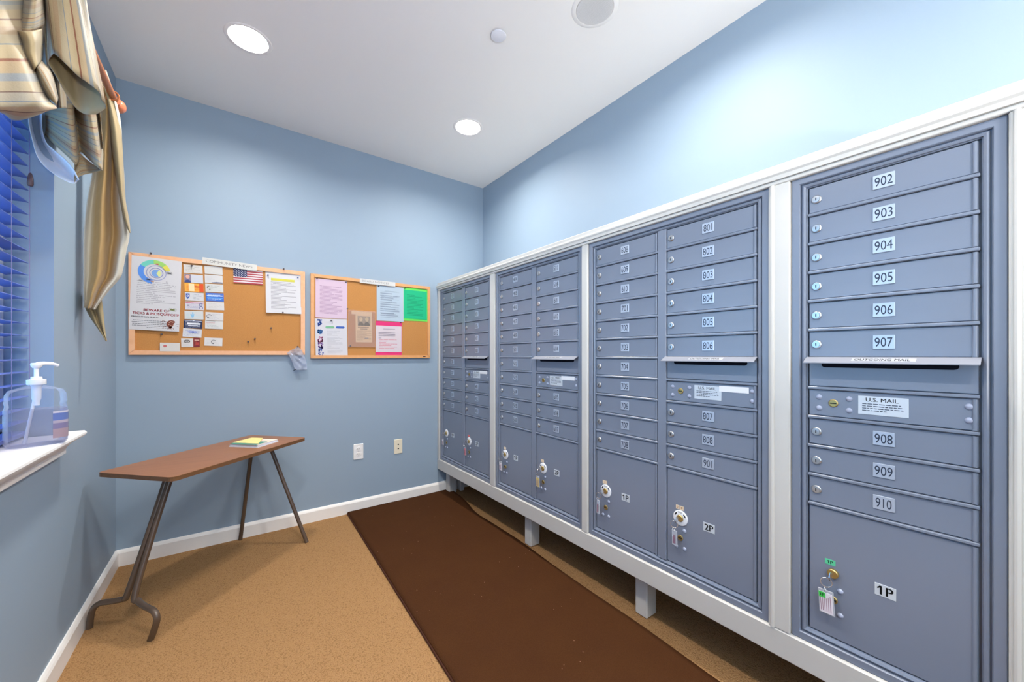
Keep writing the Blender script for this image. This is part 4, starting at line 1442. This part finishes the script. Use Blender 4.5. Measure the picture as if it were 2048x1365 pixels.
        patch(t, 'dark_mark', -0.016, 0.0225, 0.042, 0.0016, ink('card_greyline', (130, 130, 140)))
    elif i == 16:
        b = MB()
        disc(b, -0.022, 0.006, 0, 0.008, 0, 360, -0.001, 12, .9)
        b.build('crest_print', ink('crest_red', (196, 110, 110)), t)
t = paper('business_card', 'white card with an oval outlined logo beside a maroon card', 'business card', -0.2168, 1.2597, 0.055, 0.0535, 1.2, YP - 0.0006, cardpaper((206, 204, 202), (194, 192, 188), 60.0, 5), 'business cards on the left board')
disc(MB(), -0.001, 0.008, 0.0115, 0.0150, 0, 360, -0.001, 24, .62).build('logo_outline', ink('logo_brown', (90, 76, 66)), t)
put('lettering', text_mesh('DP', ink('logo_brown', (90, 76, 66)), height=0.009, bold=0.02), t, (-0.001, -0.001, 0.008))
t = paper('business_card', 'maroon card overlapping the oval logo card at the bottom of the left column', 'business card', -0.1725, 1.262, 0.030, 0.054, 0.3, YP - 0.0010, cardpaper((122, 40, 52), (190, 120, 80), 64.0, 8, l=0.15, r=0.85), 'business cards on the left board')
patch(t, 'print_block', 0.001, 0.014, 0.022, 0.006, ink('maroon_pale', (206, 170, 150)))
patch(t, 'print_block', 0.003, -0.008, 0.016, 0.018, ink('maroon_red', (170, 64, 60)))

# title strips
t = paper('title_strip', 'white COMMUNITY NEWS title strip along the top of the left board', 'sign', -0.0056, 1.7612, 0.279, 0.0405, -1.8, YQ - 0.0003, mat('strip_paper', (202, 202, 198), 0.5, var=.02))
put('lettering', text_mesh('COMMUNITY NEWS', ink('grey_serif', (108, 108, 108)), height=0.0155, width=0.238), t, (-0.004, -0.0008, 0.001))
t = paper('title_strip', 'white BOARD NOTICES title strip along the top of the right board', 'sign', 0.918, 1.7492, 0.272, 0.034, -0.2, YQ - 0.0003, mat('strip_paper_2', (202, 202, 200), 0.5, var=.02))
put('lettering', text_mesh('BOARD NOTICES', ink('grey_serif_2', (136, 136, 138)), height=0.0145, width=0.205), t, (-0.018, -0.0008, 0.001))

# flag
k = N('flag_stripes')
uv = k.n('ShaderNodeUVMap')
sp = k.n('ShaderNodeSeparateXYZ')
k.l(uv.outputs[0], sp.inputs[0])
st = k.math('LESS_THAN', k.math('FRACT', k.math('MULTIPLY', k.math('SUBTRACT', 1.0, sp.outputs[1]), 6.5)), 0.5)
k.l(k.mix(st, lin((206, 198, 202)), lin((160, 38, 54))), k.b.inputs['Base Color'])
k.b.inputs['Roughness'].default_value = 0.6
t = paper('paper_flag', 'small American flag hanging below the community news strip', 'flag', 0.0873, 1.6965, 0.157, 0.098, 1.5, YP - 0.0008, k.m, curl=(0, 0, 0.003, 0.004))
patch(t, 'canton', -0.0425, 0.0215, 0.072, 0.054, ink('flag_navy', (44, 52, 92)), -0.0008)
b = MB()
for r in range(9):
    for c in range(6 if r % 2 == 0 else 5):
        x = -0.0745 + 0.0128 * c + (0 if r % 2 == 0 else 0.0064)
        z = 0.0445 - 0.0058 * r
        pts = [(x + (0.0026 if q % 2 == 0 else 0.0011) * math.sin(q * PI / 5), -0.0012, z + (0.0026 if q % 2 == 0 else 0.0011) * math.cos(q * PI / 5)) for q in range(10)]
        b.add(pts, [tuple(range(10))])
o = b.build('stars', WHITE, t)
o['kind'] = 'stuff'

# letter on the left board
LM = printed('letter_print', (204, 204, 208), (130, 130, 136), 30, 0.14, 0.86, 0.10, 0.76, 20.0, 0.3, 0.75)
t = paper('letter', 'white letter with a yellow highlighted line at the right of the left board', 'paper', 0.2865, 1.6072, 0.2075, 0.2775, 0.6, YP - 0.001, LM, curl=(0, 0, 0.012, 0.010))
patch(t, 'highlight', -0.004, 0.088, 0.138, 0.0165, ink('highlighter', (206, 200, 84)), -0.0012)

# right board sheets
SHEETS = [
    ('notice_sheet', 'pale pink notice sheet at the top left of the right board', 0.5875, 1.5933, .2125, .2795, -0.1, (202, 180, 198), (152, 126, 152), 30, 30.0, 0.0010, (0, 0, 0, 0)),
    ('notice_sheet', 'white printed schedule sheet with green and blue pills, below the pink sheet', 0.5873, 1.3091, .2145, .279, 1.4, (200, 200, 206), (168, 168, 176), 36, 33.0, 0.0012, (0, 0, 0, 0)),
    ('notice_sheet', 'pale blue notice sheet in the middle of the right board', 1.0167, 1.5926, .214, .277, 0.1, (172, 188, 202), (128, 138, 154), 16, 36.0, 0.0014, (0, 0, 0, 0)),
    ('notice_sheet', 'bright lime backing sheet at the upper right of the right board', 1.2285, 1.6012, .212, .2695, 0.5, (106, 220, 92), (106, 220, 92), 4, 39.0, 0.0008, (0, 0, 0, 0)),
    ('notice_sheet', 'emerald green notice sheet pinned over the lime sheet', 1.2257, 1.6003, .199, .235, -0.2, (30, 176, 124), (20, 136, 96), 20, 42.0, 0.0016, (0, 0, 0, 0.003)),
    ('notice_sheet', 'hot pink backing sheet at the bottom of the right board', 1.0065, 1.3121, .2085, .2745, -0.7, (214, 54, 114), (214, 54, 114), 4, 45.0, 0.0008, (0, 0, 0, 0)),
    ('notice_sheet', 'white notice with red print mounted on the hot pink sheet', 1.0043, 1.3123, .2055, .207, -0.1, (204, 194, 200), (200, 112, 128), 18, 48.0, 0.0018, (0, 0, 0, 0)),
]
for i, (nm, lb, x, z, w, h, rot, base, ik, rows_, seed, lift, curl) in enumerate(SHEETS):
    m = printed('sheet_%d' % i, base, ik, rows_, 0.13 if i != 1 else 0.36, 0.84, 0.10 if i != 6 else 0.12, 0.84 if i not in (1, 6) else 0.70 if i == 1 else 0.5, seed, 0.32, 0.85)
    t = paper(nm, lb, 'paper', x, z, w, h, rot, YP - lift, m, 'notices on the right board', curl)
    if i == 1:
        for z_, m_, hh in ((0.108, ink('mosaic_blue', (60, 100, 190)), .05), (0.045, ink('mosaic_sky', (70, 130, 200)), .028), (-0.01, ink('mosaic_rose', (190, 110, 150)), .04), (-0.05, ink('mosaic_plum', (120, 80, 150)), .05), (-0.10, ink('mosaic_indigo', (80, 100, 170)), .07)):
            b = MB()
            r2 = random.Random(int(z_ * 1000) + 500)
            for _ in range(26):
                x_, q = -0.074 + r2.uniform(-.016, .014), z_ + r2.uniform(-hh / 2, hh / 2)
                s_ = r2.uniform(.002, .005)
                b.box(x_ - s_, x_ + s_, -0.001, -0.0007, q - s_, q + s_)
            b.build('mosaic_print', m_, t)
        for x_, c in ((-0.010, (120, 176, 140)), (0.060, (60, 92, 168))):
            pts = []
            for sx in (1, -1):
                for a in range(-90, 91, 30):
                    pts.append((x_ + sx * (0.022 + 0.008 * math.cos(math.radians(a))), -0.001, 0.078 + sx * 0.008 * math.sin(math.radians(a))))
            MB().poly(pts, (0, 0.0003, 0)).build('heading_pill', ink('pill_%d' % c[0], c), t)
    if i == 6:
        b = MB()
        for z_, a_, c_ in ((0.078, -0.045, 0.050), (0.050, -0.080, 0.052), (0.038, -0.080, 0.052), (0.026, -0.080, 0.052), (0.006, -0.080, -0.058)):
            b.box(a_, c_, -0.001, -0.0007, z_ - 0.0016, z_ + 0.0016)
        b.build('printed_line', ink('dark_line', (130, 120, 134)), t)
    if i == 2:
        b = MB()
        for z_, a_, c_ in ((0.098, -0.045, 0.050), (0.052, -0.070, 0.066), (0.034, -0.074, 0.068), (0.010, -0.050, 0.050), (-0.028, -0.072, 0.068), (-0.046, -0.076, 0.066), (-0.082, -0.074, 0.045)):
            b.box(a_, c_, -0.001, -0.0007, z_ - 0.0014, z_ + 0.0014)
        b.build('printed_line', ink('dark_line_2', (140, 150, 164)), t)

NEWS = printed('newsprint', (222, 206, 176), (140, 130, 116), 34, 0.08, 0.94, 0.06, 0.40, 55.0, 0.35, 0.8)
t = paper('newspaper_clipping', 'yellowed newspaper clipping with a photo, in a clear sleeve', 'clipping', 0.814, 1.3994, .121, .2345, 0.6, YP - 0.0008, NEWS)
patch(t, 'clipping_flap', -0.060, 0.105, 0.058, 0.024, mat('news_plain', (226, 208, 178), .6))
patch(t, 'photo_print', 0.001, 0.045, 0.092, 0.075, ink('photo_grey', (150, 142, 128)))
for x_ in (-0.022, 0.022):
    b = MB()
    disc(b, x_, 0.058, 0, 0.013, 0, 360, -0.0012, 12, 1.3)
    b.build('photo_face', ink('photo_light', (206, 194, 170)), t)
    b = MB()
    disc(b, x_, 0.010, 0, 0.021, 0, 180, -0.0012, 12, 1.3)
    b.build('photo_figure', ink('photo_dark', (96, 90, 82)), t)
patch(t, 'printed_line', -0.004, -0.003, 0.08, 0.004, INK)
patch(t, 'printed_line', 0.0, -0.016, 0.05, 0.004, INK)
patch(t, 'printed_line', 0.018, -0.086, 0.028, 0.010, GREY)
t = paper('plastic_sleeve', 'clear plastic sleeve around the newspaper clipping', 'sleeve', 0.7985, 1.384, .1995, .278, -0.3, YP - 0.0016, SLEEVE, curl=(0.003, 0.002, 0.004, 0.003), thick=0.0003)

# pins
pin_me = MB()
pin_me.lathe([(0.0048, 0.0), (0.0052, 0.002), (0.0034, 0.0035), (0.0030, 0.0085), (0.0046, 0.0105), (0.0044, 0.0125), (0.0, 0.013)], axis='-y', n=12)
pinA, pinB = pin_me.mesh('pushpin', PINM, True), pin_me.mesh('pushpin', PINB, True)
PINS = [((-0.3766, 1.7725), 0, 0, 'dark pushpin in the top frame above the tick poster'), ((-0.1951, 1.7279), 1, 0, 'dark pushpin through the topmost card of the left card column'),
        ((0.2849, 1.7700), 0, 0, 'dark pushpin in the top frame above the highlighted letter'), ((0.1951, 1.7182), 1, 1, 'blue pushpin at the top left corner of the highlighted letter'),
        ((0.3708, 1.723), 1, 1, 'blue pushpin at the top right corner of the highlighted letter'), ((0.2803, 1.4735), 2, 0, 'dark pushpin at the bottom edge of the highlighted letter'),
        ((-0.3313, 1.3074), 1, 0, 'dark pushpin in bare cork below the tick poster'), ((0.0868, 1.2721), 1, 0, 'dark pushpin in bare cork, lowest of the three loose ones'),
        ((0.1232, 1.2921), 1, 0, 'dark pushpin in bare cork, middle of the three loose ones'), ((0.2133, 1.3663), 1, 0, 'dark pushpin in bare cork, highest of the three loose ones'),
        ((0.3684, 1.2440), 0, 0, 'dark pushpin holding the torn plastic bag'), ((0.4906, 1.7300), 1, 0, 'dark pushpin at the top left corner of the pale pink sheet'),
        ((0.6844, 1.7250), 1, 0, 'dark pushpin at the top right corner of the pale pink sheet'), ((0.6950, 1.5295), 1, 0, 'dark pushpin on the right edge of the pale pink sheet'),
        ((0.5843, 1.4360), 1, 0, 'dark pushpin at the top of the schedule sheet'), ((0.7153, 1.2538), 1, 0, 'dark pushpin at the lower left corner of the clear sleeve'),
        ((0.9232, 1.7217), 1, 0, 'dark pushpin at the top left corner of the pale blue sheet'), ((1.1339, 1.7280), 1, 0, 'dark pushpin at the top left corner of the green sheet'),
        ((1.1000, 1.4490), 1, 0, 'dark pushpin at the top right corner of the hot pink sheet')]
for (x, z), lay, blue, lb in PINS:
    y = (YQ - 0.0002, YP - 0.0012, YP - 0.011)[lay]
    o = put('pushpin', pinB if blue else pinA, None, (x, y, z))
    tag(o, lb, 'pushpin', 'pushpins on the bulletin boards')

# torn plastic bag
BAGM = clear('wrinkled_clear_film', (236, 240, 248), 0.20, 0.10)
rb = random.Random(12)
rows = []
for i in range(9):
    v = i / 8
    xl = (0.362, 0.326, 0.304, 0.312, 0.322, 0.331, 0.339, 0.346, 0.352)[i]
    xr = (0.376, 0.392, 0.402, 0.408, 0.413, 0.418, 0.422, 0.425, 0.424)[i]
    z = 1.2445 - v * 0.165
    rows.append([(xl + (xr - xl) * j / 6, YQ - 0.002 - rb.uniform(0.0, 0.010) - 0.004 * math.sin(j * 2.1 + i) ** 2, z - 0.012 * abs(j / 6 - .5) * (1 if i < 3 else -.5)) for j in range(7)])
t = thing('plastic_bag', 'crumpled clear plastic bag hanging from the lower right corner of the left board', 'bag', (0, 0, 0))
cloth('film', rows, BAGM, t, 3, 0.0004)
MB().box(-0.009, 0.009, -0.0008, 0, -0.002, 0.002).build('dark_tab', DARK, t, (0.349, YQ - 0.013, 1.083)).rotation_euler = (0, -0.6, 0)

# ---------------------------------------------------------------- blind
t = thing('venetian_blind', 'wide slatted blind with open slats filling the window on the left', 'blind', (-0.606, 1.2, 0))
sp_ = []
for q in range(7):
    a = -1 + 2 * q / 6
    sp_.append((a * 0.0255, 0.003 * (1 - a * a)))
sv = [(x, z + 0.0012) for x, z in sp_] + [(x, z - 0.0012) for x, z in sp_[::-1]]
BY0, BY1 = WY0 + 0.012, WY1 - 0.011
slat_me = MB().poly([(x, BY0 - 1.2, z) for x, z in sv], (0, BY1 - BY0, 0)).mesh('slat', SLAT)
zs = 1.637 + 0.0429 * 11
nsl = 28
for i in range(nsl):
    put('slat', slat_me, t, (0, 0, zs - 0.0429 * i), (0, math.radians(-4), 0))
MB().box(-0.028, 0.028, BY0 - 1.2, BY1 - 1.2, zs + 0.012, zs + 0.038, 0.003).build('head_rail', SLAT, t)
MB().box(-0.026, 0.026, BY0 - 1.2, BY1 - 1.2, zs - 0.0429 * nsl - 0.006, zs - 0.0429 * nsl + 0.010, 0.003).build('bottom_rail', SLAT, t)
for y in (0.45, 0.95, 1.46, 1.969):
    for x in (-0.0268, 0.0275):
        MB().tube([(x, y - 1.2, zs + 0.012), (x, y - 1.2, zs - 0.0429 * nsl)], 0.0009, 6).build('ladder_cord', CORD, t)
MB().tube([(0.033, 2.088 - 1.2, zs + 0.012), (0.033, 2.088 - 1.2, 1.10)], 0.0010, 6).build('pull_cord', CORD, t)
MB().lathe([(0.0, 0.026), (0.004, 0.022), (0.0075, 0.004), (0.008, -0.016), (0.006, -0.022), (0.0, -0.023)], n=12).build('tassel', mat('brown_tassel', (96, 70, 70), .4), t, (0.034, 2.090 - 1.2, 1.802), True)

# ---------------------------------------------------------------- hand sanitizer bottle
BC = Vector((-0.514, 1.925, SZ))
t = thing('pump_bottle', 'large clear pump bottle of hand sanitizer standing on the window sill', 'bottle', BC, math.radians(28))


def sect(hx, hy, z, n=32, p=3.2):
    out = []
    for q in range(n):
        a = 2 * PI * q / n
        c, s_ = math.cos(a), math.sin(a)
        out.append((hx * abs(c) ** (2 / p) * (1 if c >= 0 else -1), hy * abs(s_) ** (2 / p) * (1 if s_ >= 0 else -1), z))
    return out


def loft(secs, cap=True):
    b = MB()
    n = len(secs[0])
    for s_ in secs:
        b.v += s_
    for i in range(len(secs) - 1):
        for q in range(n):
            b.f.append((i * n + q, i * n + (q + 1) % n, (i + 1) * n + (q + 1) % n, (i + 1) * n + q))
    if cap:
        b.f.append(tuple(range(n))[::-1])
        b.f.append(tuple((len(secs) - 1) * n + q for q in range(n)))
    return b


HX, HY = 0.066, 0.046
loft([sect(HX * .92, HY * .92, 0.0005), sect(HX, HY, 0.010), sect(HX, HY, 0.118), sect(HX * .97, HY * .97, 0.124), sect(HX * .95, HY * .95, 0.130), sect(HX * .98, HY * .98, 0.138),
      sect(HX * .96, HY * .96, 0.164), sect(HX * .86, HY * .86, 0.178), sect(0.034, 0.030, 0.188, p=2.4), sect(0.019, 0.019, 0.193, p=2), sect(0.017, 0.017, 0.203, p=2)]).build('body', CLEARP, t, smooth=True)
loft([sect(HX * .90, HY * .90, 0.003), sect(HX * .97, HY * .96, 0.012), sect(HX * .97, HY * .96, 0.117)]).build('gel', GEL, t, smooth=True)
lab = [q for q in range(32) if math.cos(2 * PI * q / 32 + 0.35) > 0.45]
lab.sort(key=lambda q: (q + 16) % 32)
b = MB()
for z in (0.020, 0.108):
    b.v += [(x * 1.012, y * 1.012, z) for x, y, z in [sect(HX, HY, z)[q] for q in lab]]
m_ = len(lab)
b.f += [(i, i + 1, m_ + i + 1, m_ + i) for i in range(m_ - 1)]
k = N('bottle_label')
sp = k.n('ShaderNodeSeparateXYZ')
tc = k.n('ShaderNodeTexCoord')
k.l(tc.outputs['Object'], sp.inputs[0])
rp = k.n('ShaderNodeValToRGB')
k.l(k.math('DIVIDE', sp.outputs[2], 0.11), rp.inputs[0])
cr = rp.color_ramp
cr.interpolation = 'CONSTANT'
cr.elements[0].color = lin((158, 138, 150))
cr.elements[1].position, cr.elements[1].color = 0.45, lin((124, 118, 154))
for p_, c in ((.62, (168, 160, 178)), (.70, (96, 116, 176)), (.92, (190, 188, 204))):
    e = cr.elements.new(p_)
    e.color = lin(c)
k.l(rp.outputs[0], k.b.inputs['Base Color'])
k.b.inputs['Roughness'].default_value = 0.4
b.build('label', k.m, t, smooth=True)
q = loft([sect(0.0205, 0.0205, 0.196, 24, 2), sect(0.0215, 0.0215, 0.198, 24, 2), sect(0.0215, 0.0215, 0.212, 24, 2), sect(0.013, 0.013, 0.214, 24, 2), sect(0.012, 0.012, 0.222, 24, 2)])
q.build('collar', PLASTIC_W, t, smooth=True)
MB().tube([(0, 0, 0.222), (0, 0, 0.258)], 0.0055, 14).build('pump_stem', PLASTIC_W, t, smooth=True)
hd = MB()
hd.lathe([(0.0085, 0.250), (0.0125, 0.256), (0.0135, 0.262), (0.012, 0.2665), (0.0, 0.2675)], n=18)
hd.tube(spl([(0.0, 0, 0.2635), (0.020, 0, 0.2645), (0.036, 0, 0.2625), (0.048, 0, 0.2560)], 5), [0.0065] * 5 + [0.006] * 5 + [0.005] * 5 + [0.0038], 10)
hd.build('pump_head', PLASTIC_W, t, smooth=True)
MB().tube([(0, 0, 0.196), (-0.004, 0, 0.15), (-0.022, 0.004, 0.02), (-0.026, 0.004, 0.006)], 0.004, 10).build('dip_tube', mat('milky_tube', (226, 226, 230), .4), t, smooth=True)
MB().lathe([(0.014, 0.196), (0.011, 0.188), (0.0105, 0.150), (0.0075, 0.140), (0.0075, 0.128)], n=16).build('pump_housing', mat('milky_tube', (230, 230, 234), .4), t, smooth=True)
put('lettering', text_mesh('HAND SANITIZER', ink('bottle_navy', (40, 56, 110)), height=0.009, width=0.075, bold=0.01), t, (HX * 1.02 + 0.001, -0.006, 0.064), (0, -PI / 2, PI / 2))

# ---------------------------------------------------------------- curtain rod and valance
RX, RZ = -0.418, 2.312
t = thing('curtain_rod', 'reddish wooden curtain rod with a round finial above the window', 'curtain rod', (RX, 1.2, RZ))
MB().tube([(0, -1.15, 0), (0, 1.20, 0)], 0.0125, 16).build('pole', ROD, t, smooth=True)
for y, s_ in ((1.20, 1), (-1.15, -1)):
    pr = [(0.0125, 0.0), (0.020, 0.004), (0.020, 0.010), (0.012, 0.016), (0.012, 0.022), (0.024, 0.030), (0.031, 0.046), (0.030, 0.060), (0.020, 0.074), (0.0, 0.079)]
    MB().lathe([(r, h * s_) for r, h in pr], (0, y, 0), 'y', 20).build('finial', TERRA, t, smooth=True)
for y in (1.165, -1.1):
    b = MB()
    b.box(XL - RX + 0.0005, XL - RX + 0.012, y - 0.016, y + 0.016, -0.045, 0.045, 0.003)
    b.box(XL - RX + 0.012, -0.004, y - 0.008, y + 0.008, -0.028, -0.012, 0.002)
    b.torus(0.020, 0.004, (0, y, 0), 'y', 18, 6)
    b.build('bracket', ROD, t)

t = thing('window_valance', 'draped striped swag valance with gold lined tails over the window rod', 'curtain', (0, 0, 0))
cloth('swag', SWAG, STRIPE, t, 5)
cloth('backing_fold', BACKFOLD, STRIPE_UP, t, 4)
cloth('swag_fold', SWAGFOLD, STRIPE, t, 4)
cloth('swag_fold', SWAGFOLD2, CREAM, t, 4)
cloth('swag_fold', SWAGFOLD3, STRIPE_UP, t, 4)
# trumpet shaped jabot with an open lower end
C0, C1 = JC0, JC1
E1, E2 = Vector((0.975, 0.222, 0)), Vector((0.222, -0.975, 0))
rows = []
for i in range(10):
    s_ = i / 9
    row = []
    for q in range(25):
        ph = 2 * PI * q / 24
        zr = JZ + JD * math.cos(2 * ph) + JA * math.cos(ph) + JB * math.sin(ph)
        r = 0.038 + 0.017 * s_ ** 1.3 + 0.0030 * math.sin(5 * ph + 3 * s_) * (0.4 + s_) + 0.0018 * math.sin(9 * ph - 4 * s_)
        p = Vector(C0).lerp(Vector(C1), s_) + E1 * (r * math.cos(ph)) + E2 * (r * 1.1 * math.sin(ph))
        row.append(Vector((p.x, p.y, 2.45 + (zr - 2.45) * s_)))
    rows.append(row)
o = cloth('jabot', rows, STRIPE_UP, t, 2)
o.data.materials.append(CREAM)
o.modifiers['thickness'].material_offset = 1
o.modifiers['thickness'].offset = -1
cloth('cascade', CASCADE, STRIPE, t, 3)
cloth('cascade', CASCADEUNDER, STRIPE, t, 3)
cloth('lining', LINING_G, LINING, t, 4)
cloth('tail', TAIL, GOLD, t, 4)
cloth('tail', TAILFOLD, CREAM, t, 4)
cloth('tail', TAILTIP, CREAM, t, 4)
